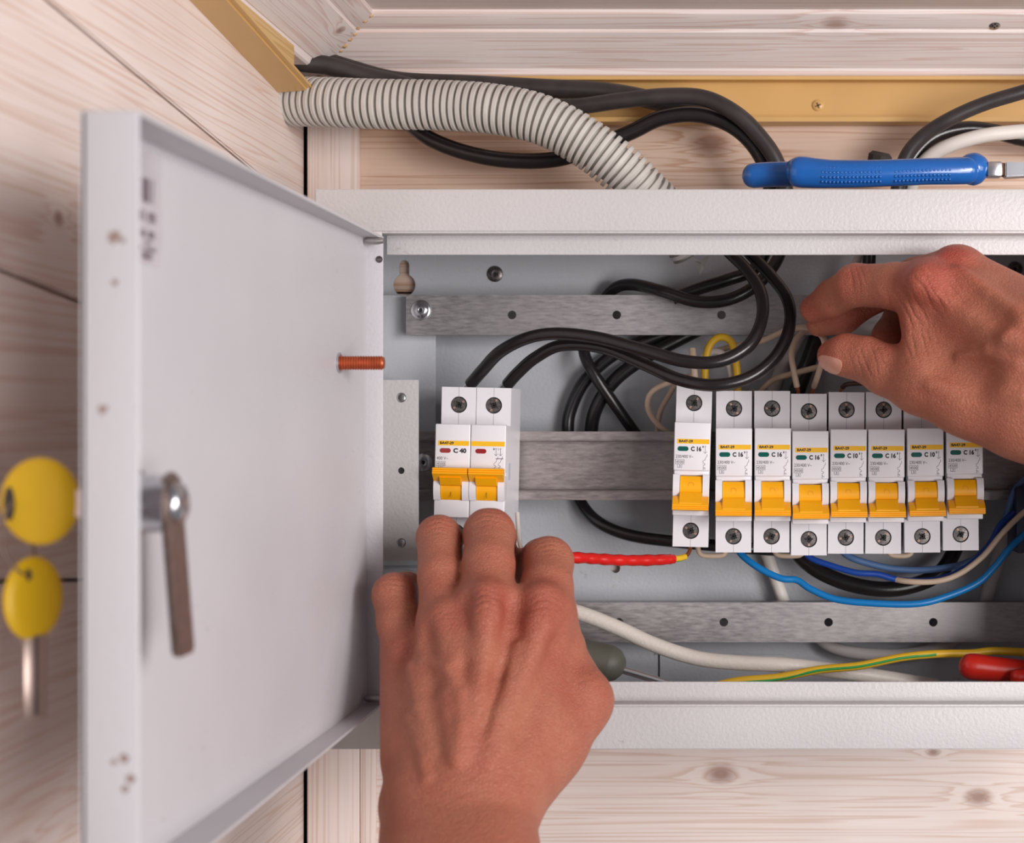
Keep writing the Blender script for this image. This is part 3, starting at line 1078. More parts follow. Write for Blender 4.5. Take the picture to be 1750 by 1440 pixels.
def breaker(loc, poles, wp, tilt, rating, voltage, up, label, group, ind, screw_rots):
    root = bpy.data.objects.new('circuit_breaker', None)
    COL.objects.link(root)
    root.location = loc
    root.rotation_euler = (0, tilt, 0)
    root['local'] = True
    tag(root, label, 'circuit breaker', group)
    W = wp * poles
    X0 = -W / 2
    g = 0.12

    def part(name, bm, mat, parent=root, smooth=False, ang=35):
        return finish(name, bm, mat, parent, smooth, ang)
    zt, zb = 39.4, -38.7
    si = 0
    for p in range(poles):
        a, b = X0 + p * wp + g, X0 + (p + 1) * wp - g
        c = (a + b) / 2
        # housing: core behind the face plus the two terminal steps
        bm = bmesh.new()
        add_box(bm, a, b, -56, -6.9, -22.4, 21.0, 0, 1, False)
        for zc, z0, z1 in ((30.9, 21.0, zt), (-30.9, zb, -22.4)):
            add_cell(bm, a, b, z0, z1, -44, 3.4, circle_hole(4.0, 28), (c, zc), False)
            add_box(bm, a, b, -40.6, -6.9, z0, z1, 0, 1, False)
        bmesh.ops.remove_doubles(bm, verts=bm.verts, dist=1e-7)
        part('housing', bm, MT['white_plastic'])
        # raised front with its printed panel
        bm = bmesh.new()
        zf0 = -1.3 if not up else 1.5
        if not up:
            add_box(bm, a, b, -60, -55.9, -1.3, 21.6, .5, 3, False)     # printed panel
            add_box(bm, a, b, -59.2, -55.9, -22.7, -13.2, .5, 3, False)  # apron below the lever
            chk = (-14, -3.2)
            add_box(bm, a + .4, b - .4, -58.2, -55.9, -3.6, -1.0, .3, 2, False)
        else:
            add_box(bm, a, b, -60, -55.9, -1.2, 21.6, .5, 3, False)
            add_box(bm, a, b, -60, -55.9, -22.7, -14.3, .5, 3, False)
            chk = (-14.4, -3.0)
        part('front_panel', bm, MT['white_plastic'], root, True)
        # curved cheeks on both sides of the lever
        for s in (-1, 1):
            xa = a if s < 0 else b - 3.2
            arc = [(-55, chk[0]), (-55, chk[1])]
            n_ = 8
            for k in range(n_ + 1):
                t_ = k / n_
                z = chk[1] + (chk[0] - chk[1]) * t_
                arc.append((-59.6 - 3.0 * math.sin(math.pi * (.15 + .7 * t_)), z))
            bm = bmesh.new()
            add_extrude(bm, arc, lambda q, x: Vector((x, q[0], q[1])) * .001, xa, xa + 3.2)
            part('lever_cheek', bm, MT['white_plastic'], root, True, 30)
        # lever: rotor drum plus a full-width thumb bar
        bm = bmesh.new()
        r0, r1 = a + 3.35, b - 3.35
        drum = [(-55, -14.6 if up else -13.8), (-55, -4)]
        for k in range(9):
            t_ = k / 8
            z = -4 + (-10.3) * t_
            drum.append((-58.6 - 3.4 * math.sin(math.pi * (.12 + .76 * t_)), z))
        add_extrude(bm, drum, lambda q, x: Vector((x, q[0], q[1])) * .001, r0, r1)
        lev = part('lever', bm, MT['yellow_plastic'], root, True, 30)
        bm = bmesh.new()
        if not up:
            stem = [(-59, -10.5), (-62.5, -11.6), (-67.5, -16.2), (-67.5, -16.9), (-61, -15.0), (-59, -14)]
            add_extrude(bm, stem, lambda q, x: Vector((x, q[0], q[1])) * .001, r0, r1)
            ba = [(-62.4, -13.4), (-66.2, -15.4), (-68.0, -17.2), (-68.0, -17.7), (-67.6, -17.9), (-68.0, -18.1), (-68.0, -18.6), (-67.6, -18.8),
                  (-68.0, -19.0), (-68.0, -19.5), (-66.5, -20.0), (-61.5, -17.8)]
        else:
            stem = [(-59, -5.5), (-61, -2.8), (-63.5, -2.4), (-66, -3.6), (-63, -7.2), (-61.2, -7.9), (-59, -8)]
            add_extrude(bm, stem, lambda q, x: Vector((x, q[0], q[1])) * .001, r0, r1)
            ba = [(-61.2, .6), (-65.0, 1.2), (-66.6, .9), (-66.8, .3), (-66.4, .1), (-66.9, -.1), (-67, -.7), (-66.6, -.9), (-67.1, -1.1), (-67.2, -1.7),
                  (-66.9, -2.0), (-62.4, -5.4)]
        part('lever_stem', bm, MT['yellow_plastic'], lev, True, 25)
        bm = bmesh.new()
        add_extrude(bm, ba, lambda q, x: Vector((x, q[0], q[1])) * .001, a + .1, b - .1)
        part('lever_bar', bm, MT['yellow_plastic'], lev, True, 25)
        bm = bmesh.new()
        if not up:
            add_ring = circle_hole(1.35, 20)
            for k in range(20):
                (ax, az), (bx, bz) = add_ring[k], add_ring[(k + 1) % 20]
                q = [(ax, az), (bx, bz), (bx * .84, bz * .84), (ax * .84, az * .84)]
                bm.faces.new([bm.verts.new(Vector((c + x, -61.98 + abs(z + .3) * .08, -8.0 + z)) * .001) for x, z in q])
            part('lever_mark', bm, plain('amber_relief', rgb(224, 150, 8), .5), lev)
        else:
            add_rect(bm, c - .15, c + .15, -13.2, -10.4, -62.04)
            part('lever_mark', bm, plain('amber_relief', rgb(150, 110, 20), .5), lev)
        # terminal screws, sunk in their holes
        for zc in (30.9, -30.9):
            rot = screw_rots[si % len(screw_rots)]
            si += 1
            cc = Vector((c, -40.7, zc)) * .001
            bm = bmesh.new()
            add_lathe(bm, cc, (0, -1, 0), [(3.85, 0), (3.85, 2.3), (3.4, 2.9), (1.4, 3.0), (1.2, 2.0), (0, 1.8)], 26)
            sh = part('terminal_screw', bm, MT['dark_steel'], root, True, 40)
            bm = bmesh.new()
            for k in range(2):
                an = rot + k * math.pi / 2
                d = Vector((math.cos(an), 0, math.sin(an)))
                e = Vector((-math.sin(an), 0, math.cos(an)))
                o = cc + Vector((0, -3.04, 0)) * .001
                L = 2.1 if k else 3.2
                q = [o + (d * L + e * .32) * .001, o + (d * L - e * .32) * .001, o + (-d * L - e * .32) * .001, o + (-d * L + e * .32) * .001]
                bm.faces.new([bm.verts.new(v_) for v_ in q])
            part('cross_slot', bm, MT['slot'], sh)
            bm = bmesh.new()
            for s in (-1, 1):
                d = Vector((math.cos(rot), 0, math.sin(rot))) * s
                e = Vector((-math.sin(rot), 0, math.cos(rot)))
                o = cc + Vector((0, -3.07, 0)) * .001
                q = [o + (d * 3.25 + e * .5) * .001, o + (d * 3.25 - e * .5) * .001, o + (d * 2.0 - e * .42) * .001, o + (d * 2.0 + e * .42) * .001]
                bm.faces.new([bm.verts.new(v_) for v_ in q])
            part('slot_wear', bm, MT['wear'], sh)
        # moulding seam down the middle of each terminal face
        for z0, z1 in ((21.3, 27.1), (34.7, zt), (zb, -34.7), (-27.1, -22.9)):
            bm = bmesh.new()
            add_rect(bm, c - .09, c + .09, z0, z1, -44.03)
            part('seam', bm, MT['seam'])
        # yellow type strip
        bm = bmesh.new()
        add_rect(bm, a + (1.4 if p == 0 else .2), b - .5, 11.4, 13.7, -60.03)
        strip = part('type_strip', bm, MT['strip_yellow'])
        # indicator window
        bm = bmesh.new()
        n_ = 10
        ix = c - 4.3 if (p == 0 and poles == 1) else c - 3.4
        out = [(1.5 + 1.1 * math.cos(-math.pi / 2 + math.pi * k / n_), 1.1 * math.sin(-math.pi / 2 + math.pi * k / n_)) for k in range(n_ + 1)]
        out += [(-1.5 + 1.1 * math.cos(math.pi / 2 + math.pi * k / n_), 1.1 * math.sin(math.pi / 2 + math.pi * k / n_)) for k in range(n_ + 1)]
        add_extrude(bm, [(ix + q[0], 9.0 + q[1]) for q in out], lambda q, y: Vector((q[0], y, q[1])) * .001, -59.6, -60.12)
        part('indicator_window', bm, ind)
        yk = -60.06
        if p == 0:
            bm = bmesh.new()
            add_text(bm, 'BA47-29', a + 2.3, a + 8.9, 11.9, 13.3, yk, .045)
            add_text(bm, rating, (c - .6) if poles == 1 else (c + .4), c + 4.4 if poles == 1 else c + 6.6, 7.9, 10.2, yk, .05)
            part('rating_print', bm, MT['ink'])
            bm = bmesh.new()
            add_text(bm, voltage, a + .9, a + (9.3 if poles == 1 else 6.4), 4.6, 6.1, yk)
            add_line(bm, [(a + .9, 3.8), (a + 5.0, 3.8), (a + 5.0, 1.7), (a + .9, 1.7), (a + .9, 3.8)], .14, yk)
            add_line(bm, [(a + 1.9, 1.7), (a + 1.9, .0), (a + 3.9, .0), (a + 3.9, 1.7)], .14, yk)
            add_text(bm, '4500', a + 1.2, a + 4.7, 2.1, 3.4, yk)
            add_text(bm, '3', a + 2.5, a + 3.3, .25, 1.45, yk)
            part('voltage_print', bm, MT['ink_grey'])
        if p == poles - 1:
            bm = bmesh.new()
            for k in range(poles):
                sx = b - 2.4 - 2.1 * (poles - 1 - k) * (1 if poles > 1 else 0)
                add_text(bm, str(1 + 2 * k) if poles > 1 else '1', sx - 1.3, sx - .8, 9.6, 10.6, yk)
                add_line(bm, [(sx, 10.6), (sx, 7.2)], .16, yk)
                add_line(bm, [(sx - .4, 10.2), (sx + .4, 10.2)], .14, yk)
                add_line(bm, [(sx - .8, 7.8), (sx, 7.0), (sx + .9, 7.9)], .14, yk)
                add_line(bm, [(sx + .9, 6.6), (sx + .9, 5.6), (sx + .4, 5.2), (sx, 3.9), (sx - .9, 3.4), (sx - .9, 2.5), (sx, 2.1), (sx, 1.5), (sx - .7, 1.5),
                              (sx - .7, .2), (sx + .1, .2), (sx + .1, -.6)], .15, yk)
            if poles == 1:
                add_text(bm, '2', b - 3.4, b - 2.8, -.75, .25, yk)
            else:
                add_line(bm, [(b - 4.5, 5.6), (b - 1.2, 5.6)], .3, yk)
            part('circuit_symbol', bm, MT['ink_grey'])
    # side label recess
    bm = bmesh.new()
    add_box(bm, W / 2 - .12, W / 2 + .02, -50, -42, -5, 3, 0, 1, False)
    part('side_label', bm, MT['grey_label'])
    return root


row = [  # front centre px, height offset mm, tilt deg, rating, label
    (1182, 3.3, -1.5, 'C 16', 'C 16 breaker standing slightly apart from the row, red taped wire at its foot', (.9, 2.6)),
    (1254, .6, -.25, 'C 16', 'C 16 breaker just past the gap in the row, bright blue wire at its foot', (2.2, 1.1)),
    (1320.5, .6, -.25, 'C 16', 'C 16 breaker third along from the taped wire, between two other C 16 breakers', (3.1, .4)),
    (1385, -.8, 0, 'C 16', 'C 16 breaker with two bare copper wire ends in its top', (1.2, 1.6)),
    (1450, 0, -.35, 'C 10', 'C 10 breaker with a dark brown wire entering its top', (1.65, .2)),
    (1515, 0, -.2, 'C 16', 'C 16 breaker standing between the two C 10 breakers', (1.6, .7)),
    (1582, .55, .4, 'C 10', 'C 10 breaker half covered by the reaching hand', (1.4, .9)),
    (1649, 1.6, .4, 'C 16', 'C 16 breaker closing the row below the reaching wrist', (1.1, 2.1)),
]
for u, dz, tl_, rat, lab, rots in row:
    breaker(M3(ux(u, YFR), YFR + 60, ZC + dz), 1, 17.5, math.radians(-tl_), rat, '230/400 V~', False, lab, 'single pole breakers on the rail', MT['green_ind'], rots)
breaker(M3(ux(803, YFR), YFR + 60, ZC + 2.3), 2, 16.9, math.radians(1.2), 'C 40', '400 V~', True,
        'two-pole C 40 breaker with red windows and raised yellow levers', None, MT['red_ind'], (.6, 2.0, 1.1, .3))

# ------------------------------------------------------------------ cables and wires
def cable(name, pts, r, mat, label, cat='cable', group=None, step=2.0, n=14):
    o = tube(name, [P(*p) for p in pts], r, mat, None, step, n)
    return tag(o, label, cat, group)


def wire(name, pts, r, mat, label, tips=(), cat='wire', group=None, tipmat=None):
    """insulated wire with bare ends as parts"""
    if not tips:
        return cable(name, pts, r, mat, label, cat, group, 1.2, 10)
    root = thing(name, P(*pts[0]), label, cat, group)
    tube('insulation', [P(*p) for p in pts], r, mat, root, 1.2, 10)
    for tp in tips:
        tube('bare_end', [P(*p) for p in tp], r * .62, tipmat or MT['copper'], root, .8, 10)
    return root


BK = MT['black_cable']
# heavy feeders into the two-pole breaker
wire('feeder_cable', [(804, 656, 829), (825, 632, 822), (855, 601, 813), (900, 578, 805), (950, 570, 800), (1020, 577, 795), (1100, 598, 789), (1170, 617, 786),
                      (1230, 617, 786), (1280, 590, 790), (1302, 545, 798), (1300, 500, 808), (1275, 460, 818), (1240, 425, 826), (1200, 380, 834)], 3.05, BK,
     'black feeder cable on top, looping down to the outer pole of the C 40 breaker', [[(807, 653, 829), (795, 663, 832), (793, 672, 834)]], 'cable', None, MT['steel'])
wire('feeder_cable', [(867, 657, 829), (885, 637, 824), (915, 611, 818), (960, 590, 812), (1030, 594, 806), (1100, 622, 799), (1160, 648, 792), (1220, 658, 788),
                      (1280, 645, 790), (1325, 610, 795), (1349, 560, 802), (1345, 510, 810), (1312, 465, 820), (1275, 425, 828), (1245, 380, 836)], 3.0, BK,
     'black feeder cable underneath, looping down to the inner pole of the C 40 breaker', [[(870, 654, 829), (858, 664, 832), (856, 672, 834)]], 'cable', None, MT['steel'])
cable('black_cable', [(1000, 560, 880), (1022, 525, 879), (1048, 494, 874), (1080, 486, 866), (1130, 497, 852), (1190, 515, 848), (1245, 512, 848), (1295, 485, 850), (1330, 440, 855), (1340, 390, 860)],
      3.1, BK, 'black cable arching over the perforated upper bar behind the feeder loops')
cable('black_cable', [(1150, 510, 857), (1195, 493, 856), (1240, 479, 856), (1285, 462, 858), (1308, 430, 862), (1312, 390, 866)], 3.2, BK,
      'short black cable slanting up behind the upper bar')
cable('black_cable', [(972, 820, 880.5), (970, 740, 879), (975, 700, 878), (1000, 650, 876), (1050, 605, 875), (1110, 580, 876), (1170, 560, 878)], 3.4, BK,
      'black cable bending down behind the rail beside the C 40 breaker')
cable('black_cable', [(1010, 820, 880), (1010, 740, 879), (1020, 695, 876), (1050, 650, 873), (1100, 612, 873), (1160, 580, 875), (1210, 555, 877)], 3.6, BK,
      'thick black cable curving down behind the rail, inner one of two')
cable('black_cable', [(996, 560, 876), (999, 605, 869), (1017, 642, 867), (1050, 690, 870), (1090, 746, 876), (1130, 800, 879)], 3.0, BK,
      'scuffed straight black cable crossing the curved ones behind the rail')
cable('black_cable', [(975, 800, 880), (988, 850, 879), (1020, 890, 872), (1075, 914, 866), (1160, 926, 862), (1260, 935, 862), (1330, 940, 866)], 3.1, BK,
      'black cable sagging below the rail towards the breaker row')
cable('black_cable', [(1330, 890, 872), (1372, 955, 864), (1430, 990, 860), (1500, 1006, 858), (1560, 1000, 860), (1612, 972, 864), (1650, 900, 872)], 4.0, BK,
      'thick black cable hanging in a loop under the breaker row')
cable('black_cable', [(1405, 545, 874), (1388, 600, 872), (1362, 670, 872), (1350, 720, 876)], 4.2, BK, 'black cable standing behind the beige wire loop')
cable('black_cable', [(1486, 380, 858), (1486, 430, 858), (1482, 480, 862), (1470, 560, 874)], 3.4, BK, 'black cable dropping behind the reaching hand')
cable('grey_cable', [(1478, 390, 866), (1470, 432, 866), (1455, 470, 868), (1440, 530, 874)], 2.4, MT['grey_white'], 'grey cable dropping beside the black one behind the hand')
cable('grey_cable', [(1380, 560, 878), (1352, 600, 878), (1325, 660, 878), (1310, 730, 880)], 3.4, MT['grey_white'], 'pale grey cable leaning behind the beige wire loop')

BG = MT['beige_wire']
wire('beige_wire', [(1165, 752, 868), (1130, 730, 862), (1108, 700, 856), (1112, 672, 852), (1140, 655, 850), (1190, 640, 850)], 1.45, BG, 'beige wire curling out beside the first breaker')
wire('beige_wire', [(1122, 745, 872), (1128, 705, 868), (1145, 672, 864), (1165, 640, 862)], 1.4, BG, 'beige wire rising behind the curled beige wire')
wire('beige_wire', [(1190, 680, 842), (1187, 640, 842), (1183, 596, 846)], 1.7, BG, 'short beige wire stub pointing up at the first breaker')
wire('yellow_wire', [(1206, 680, 848), (1205, 630, 848), (1212, 592, 848), (1230, 576, 848), (1250, 585, 848), (1258, 620, 848), (1262, 680, 848)], 1.9, MT['yellow_wire'],
     'yellow wire bent in an arch behind the feeder loop')
wire('white_wire', [(1252, 690, 853), (1250, 640, 853), (1240, 610, 853), (1222, 600, 855), (1200, 610, 858)], 1.7, MT['white_cable'], 'white wire inside the yellow wire arch')
wire('beige_wire', [(1222, 600, 860), (1260, 590, 854), (1300, 583, 846), (1345, 564, 832), (1380, 560, 816), (1405, 575, 800), (1409, 600, 797), (1398, 640, 815), (1391, 660, 834)], 1.45, BG,
     'beige wire running from behind the feeder loop down into the breaker', [[(1391, 658, 834), (1389, 668, 835), (1388, 676, 836)]])
wire('beige_wire', [(1362, 661, 834), (1356, 630, 832), (1353, 605, 832), (1362, 578, 834), (1382, 563, 838), (1420, 560, 846)], 1.5, BG,
     'beige wire hooked over in an arch above the breaker with copper ends', [[(1362, 658, 834), (1364, 668, 835), (1364, 676, 836)]])
wire('beige_wire', [(1290, 680, 862), (1320, 650, 860), (1360, 637, 860), (1420, 622, 862), (1480, 612, 866)], 1.5, BG, 'beige wire lying level behind the copper ends')
wire('brown_wire', [(1440, 662, 830), (1446, 657, 828), (1462, 655, 826), (1500, 655, 824), (1545, 658, 824), (1560, 664, 830)], 1.25, MT['brown_wire'], 'dark brown jumper wire on top of the C 10 breaker',
     [[(1441, 661, 830), (1437, 667, 833), (1436, 676, 836)]])
for ua, ub, lab in ((1192, 1242, 'beige jumper under the first two breakers'), (1322, 1374, 'beige jumper under the third and fourth breakers'),
                    (1516, 1560, 'beige jumper sagging under the sixth breaker')):
    wire('jumper_wire', [(ua, 930, 842), (ua + 3, 944, 842), (ua + 12, 949, 842), (ub - 10, 949, 842), (ub - 2, 943, 842), (ub, 930, 842)], 1.3, BG, lab)

# earth wire wrapped in red tape
er = thing('earth_wire', P(1060, 957, 806), 'earth wire wrapped in red tape running into the first breaker', 'wire')
path = [(930, 950, 775), (975, 952, 782), (1010, 954, 790), (1060, 957, 800), (1110, 957, 810), (1152, 955, 818)]
rr = [random.uniform(2.4, 2.8) for _ in range(80)]
tube('red_tape', [P(*p) for p in path], lambda i, n: (rr[i * 24 // n] + rr[(i * 24 // n + 1)]) / 2 + .14 * math.sin(i * .8) - (.5 if i > n - 3 else 0), MT['red_tape'], er, 1.0, 14)
tube('yellow_insulation', [P(1148, 955, 817), P(1160, 954, 820), P(1171, 951, 823)], 1.55, MT['yellow_wire'], er, 1.0, 12)
tube('green_stripe', [P(1148, 958.2, 816.4), P(1160, 957.2, 819.4), P(1171, 954.2, 822.4)], .7, MT['green_wire'], er, 1.0, 8)
tube('bare_end', [P(1168, 951, 823), P(1175, 947, 825), P(1179, 940, 827), P(1180, 930, 829)], 1.0, MT['copper'], er, .8, 10)
tag(tube('wire_pin', [P(884, 876, 800), P(886, 905, 796), P(889, 930, 790), P(896, 950, 782), P(915, 962, 776)], 1.1, plain('tinned_wire', rgb(232, 226, 220), .3, .35), None, .8, 10),
    'bare tinned wire end held up between two fingertips', 'wire')

wire('blue_wire', [(1258, 935, 840), (1272, 952, 838), (1300, 972, 834), (1335, 988, 832), (1362, 991, 832), (1385, 1006, 830), (1430, 1024, 828), (1500, 1031, 826), (1570, 1031, 826),
                   (1620, 1018, 828), (1670, 996, 830), (1700, 968, 832), (1730, 932, 834), (1790, 880, 838)], 1.75, MT['blue_bright'], 'bright blue wire sagging lowest under the breaker row')
wire('blue_wire', [(1368, 930, 846), (1384, 952, 844), (1420, 966, 842), (1462, 978, 840), (1500, 981, 840), (1540, 991, 840), (1600, 990, 840), (1650, 970, 840), (1690, 932, 840), (1716, 890, 842), (1780, 850, 846)],
     1.6, MT['blue_dark'], 'dark blue wire under the row, running just beneath the beige one')
wire('blue_wire', [(1430, 930, 852), (1450, 950, 850), (1490, 964, 850), (1540, 973, 850), (1600, 972, 850), (1660, 958, 850), (1700, 920, 848), (1720, 880, 846), (1740, 830, 844), (1790, 800, 844)],
     1.8, MT['blue_grey'], 'grey blue wire under the row, behind the dark blue one')
wire('beige_wire', [(1510, 985, 846), (1550, 993, 836), (1600, 993, 834), (1640, 980, 834), (1680, 950, 834), (1712, 912, 834), (1750, 875, 836), (1800, 840, 840)], 1.45, BG,
     'pale beige wire running along the dark blue wire below the row')
cable('white_cable', [(1290, 900, 878), (1312, 950, 876), (1330, 1000, 876), (1348, 1050, 879)], 3.2, MT['white_cable'], 'white cable dropping behind the lower bar under the row')
cable('white_cable', [(1722, 900, 878), (1705, 960, 876), (1685, 1030, 878), (1680, 1080, 880)], 3.6, MT['grey_white'], 'greyish white cable dropping behind the lower bar past the row end')
cable('white_cable', [(1390, 1080, 879), (1420, 1104, 877), (1470, 1116, 874), (1540, 1118, 874), (1600, 1108, 877), (1650, 1085, 880)], 3.2, MT['grey_white'],
      'grey white cable hanging in a shallow bow below the lower bar')
cable('white_cable', [(690, 985, 862), (800, 1002, 850), (910, 1026, 840), (990, 1047, 836), (1050, 1070, 834), (1120, 1102, 832), (1190, 1124, 832), (1260, 1132, 832), (1340, 1136, 832), (1420, 1145, 836), (1500, 1156, 842), (1600, 1172, 850)], 3.8,
      MT['dirty_white'], 'grubby thick white cable crossing in front of the lower bar')
gy = thing('earth_wire', P(1500, 1130, 828), 'yellow and green striped earth wire along the bottom of the cabinet', 'wire')
gp = [(1210, 1175, 814), (1262, 1163, 816), (1330, 1157, 818), (1400, 1144, 820), (1470, 1137, 822), (1540, 1123, 824), (1600, 1117, 826), (1660, 1116, 828), (1700, 1112, 830), (1780, 1116, 832)]
tube('yellow_insulation', [P(*p) for p in gp], 2.0, MT['yellow_wire'], gy, 1.5, 12)
tube('green_stripe', [P(p[0], p[1] + (3 if p[0] < 1350 else 1), p[2] - 1.3) for p in gp[:7]], .85, MT['green_wire'], gy, 1.5, 8)
nb = thing('terminal_block', P(1770, 890, 850), 'navy blue terminal block past the end of the breaker row', 'terminal block')
box('block_body', ux(1737, 836), ux(1815, 836), 836, 864, vz(945, 836), vz(832, 836), MT['navy'], nb, bev=1)
for k in range(3):
    lathe('terminal_screw', M3(ux(1760, 836), 836, vz(860 + 28 * k, 836)), (0, -1, 0), [(2.2, 0), (2.2, .6), (1.6, .9), (0, .9)], MT['steel'], nb, 16)

# ------------------------------------------------------------------ corrugated conduit and cables above the cabinet
def corrugated(pts, pitch, r_out, r_in):
    path = catmull([P(*p) for p in pts], .0003)
    L = [0]
    for a, b in zip(path, path[1:]):
        L.append(L[-1] + (b - a).length * 1000)
    keep, rad = [], []
    prof_ = [(.0, r_in), (.16, r_in), (.20, r_out - .2), (.25, r_out), (.72, r_out), (.77, r_out - .2), (.82, r_in)]
    k = 0
    j = 0
    while True:
        for f_, r_ in prof_:
            s_ = (k + f_) * pitch
            if s_ > L[-1]:
                return keep, rad
            while L[j + 1] < s_:
                j += 1
            keep.append(path[j].lerp(path[j + 1], (s_ - L[j]) / max(1e-9, L[j + 1] - L[j])))
            rad.append(r_ + random.uniform(-.05, .05))
        k += 1


cpts = [(478, 172, 862), (500, 173, 856), (570, 175, 846), (650, 178, 841), (760, 180, 838), (850, 187, 834), (930, 206, 832), (1000, 243, 832), (1060, 288, 834), (1105, 332, 838), (1150, 378, 846), (1185, 425, 852)]
kp, rd = corrugated(cpts, 3.62, 12.4, 9.8)
bm = bmesh.new()
add_tube(bm, kp, lambda i, n: rd[i], 32, True)
con = tag(finish('corrugated_conduit', bm, MT['conduit'], None, True, 28), 'grey corrugated plastic conduit running down into the cabinet top', 'conduit')
bm = bmesh.new()
base = [P(1186, 432, 850), P(1196, 450, 849), P(1206, 462, 848), P(1200, 474, 848)]
for k, (u, v) in enumerate(((1183, 438), (1196, 447), (1207, 440), (1214, 436), (1203, 458), (1196, 470), (1199, 452), (1188, 446))):
    bm.verts.new(P(u, v, 848 + (k % 3) * 1.6))
bm.verts.ensure_lookup_table()
for f_ in ((0, 1, 7), (1, 2, 3), (1, 3, 4), (4, 5, 6), (1, 4, 6), (6, 5, 7), (1, 6, 7)):
    bm.faces.new([bm.verts[i] for i in f_])
bmesh.ops.solidify(bm, geom=bm.faces[:], thickness=.0008)
finish('torn_end', bm, MT['conduit'], con)

DK = MT['dusty_cable']
cable('black_cable', [(455, 48, 860), (500, 84, 862), (545, 100, 866), (600, 118, 870), (680, 138, 872), (800, 144, 872), (920, 150, 872), (1030, 156, 872), (1110, 170, 872), (1180, 190, 872), (1250, 196, 872)], 4.8, DK,
      'dusty black cable lying behind the conduit in the tan trunking')
cable('black_cable', [(460, 80, 852), (505, 104, 854), (560, 112, 857), (615, 128, 859), (690, 146, 861), (760, 165, 861), (820, 185, 862)], 4.8, DK,
      'dusty black cable sagging over the conduit by the corner')
cable('black_cable', [(900, 178, 862), (980, 182, 860), (1060, 172, 856), (1140, 164, 854), (1205, 168, 852), (1260, 196, 850), (1300, 236, 850), (1328, 280, 850), (1345, 345, 852), (1345, 420, 854)], 4.2, DK,
      'dusty black cable arching highest before dropping into the cabinet')
cable('black_cable', [(640, 170, 872), (700, 212, 866), (740, 240, 864), (800, 262, 862), (870, 274, 860), (950, 272, 860), (1020, 250, 862), (1080, 225, 862), (1130, 202, 860), (1190, 196, 858), (1245, 212, 858), (1285, 245, 858), (1310, 290, 858), (1322, 350, 860)],
      4.0, BK, 'glossy black cable sagging under the conduit and arching into the cabinet')
cable('black_cable', [(2200, 90, 846), (1950, 112, 842), (1820, 137, 840), (1745, 158, 840), (1680, 178, 842), (1620, 205, 844), (1575, 235, 848), (1545, 275, 850), (1530, 345, 852)], 3.6, DK, 'black cable rising over the plier handle, uppermost of three')
cable('black_cable', [(2200, 262, 870), (1950, 258, 868), (1830, 248, 866), (1750, 238, 864), (1700, 225, 862), (1650, 220, 860), (1600, 232, 858), (1565, 262, 856), (1545, 300, 856), (1535, 350, 858)], 3.9, BK, 'black cable rising over the plier handle, behind the white cable')
cable('white_cable', [(2200, 205, 858), (1950, 212, 850), (1830, 218, 846), (1750, 224, 846), (1680, 232, 846), (1620, 250, 848), (1580, 276, 852), (1560, 310, 856), (1550, 350, 860)], 3.6, MT['white_cable'], 'white cable rising over the plier handle')

# ------------------------------------------------------------------ hand tools
pl = thing('pliers', P(1480, 318, 778), 'pliers with blue vinyl handles lying on top of the cabinet', 'pliers')
YPL = 779


def hose(name, pts, rads, mat, parent, n=20):
    path = catmull([P(*p) for p in pts], .0004)
    q = [P(*p) for p in pts]
    xs = np.cumsum([0] + [(b - a).length for a, b in zip(q, q[1:])])
    tot = xs[-1] * 1000
    xs = xs / xs[-1]

    def rf(i, k):
        r_ = float(np.interp(i / (k - 1), xs, rads))
        de = min(i, k - 1 - i) / (k - 1) * tot
        R_ = r_ * .95
        return r_ * max(.06, math.sqrt(max(0, 1 - (1 - de / R_) ** 2))) if de < R_ else r_
    bm = bmesh.new()
    add_tube(bm, path, rf, n, True)
    return finish(name, bm, mat, parent, True, 60)


hose('handle', [(1342, 292, 776), (1352, 292, 776), (1372, 294, 775), (1420, 297, 774), (1500, 296, 774), (1580, 293, 775), (1640, 292, 777), (1672, 290, 779)],
     [6.6, 7.0, 7.2, 6.5, 6.2, 6.1, 6.2, 6.4], MT['plier_blue'], pl)
h2 = hose('handle', [(1268, 303, 792), (1276, 302, 792), (1300, 299, 792), (1360, 297, 792), (1440, 296, 792), (1540, 294, 792), (1640, 291, 789), (1672, 290, 787)],
          [5.4, 5.7, 5.9, 5.9, 5.9, 6.0, 6.2, 6.4], MT['plier_blue'], pl)
hose('handle_guard', [(1634, 290, 782), (1644, 290, 782), (1664, 289, 782), (1680, 290, 782), (1688, 291, 782), (1691, 291, 782)], [6.2, 6.9, 7.6, 7.2, 6.4, 5.6], MT['plier_blue'], pl, 24)
# grip dots on the front handle
bm = bmesh.new()
for r_ in range(4):
    for k in range(34):
        u = 1405 + k * 6.6
        if 1510 < u < 1530:
            continue
        rad_ = np.interp(u, [1372, 1420, 1500, 1580, 1640], [7.2, 6.5, 6.2, 6.1, 6.2])
        cv = np.interp(u, [1372, 1420, 1500, 1580, 1640], [294, 297, 296, 293, 292])
        cy = np.interp(u, [1372, 1420, 1500, 1580, 1640], [775, 774, 774, 775, 777])
        v = cv - 10 + r_ * 8
        yy = cy - math.sqrt(max(0, rad_ ** 2 - ((v - cv) / 3.74) ** 2))
        bmesh.ops.create_icosphere(bm, subdivisions=1, radius=.00085, matrix=Matrix.Translation(P(u, v, yy + .3)))
gd = finish('grip_dots', bm, MT['plier_blue'], pl, True)
gd['kind'] = 'stuff'
box('jaw', ux(1686, 780), ux(1712, 780), 777, 785, vz(303, 780), vz(277, 780), MT['steel'], pl, bev=1)
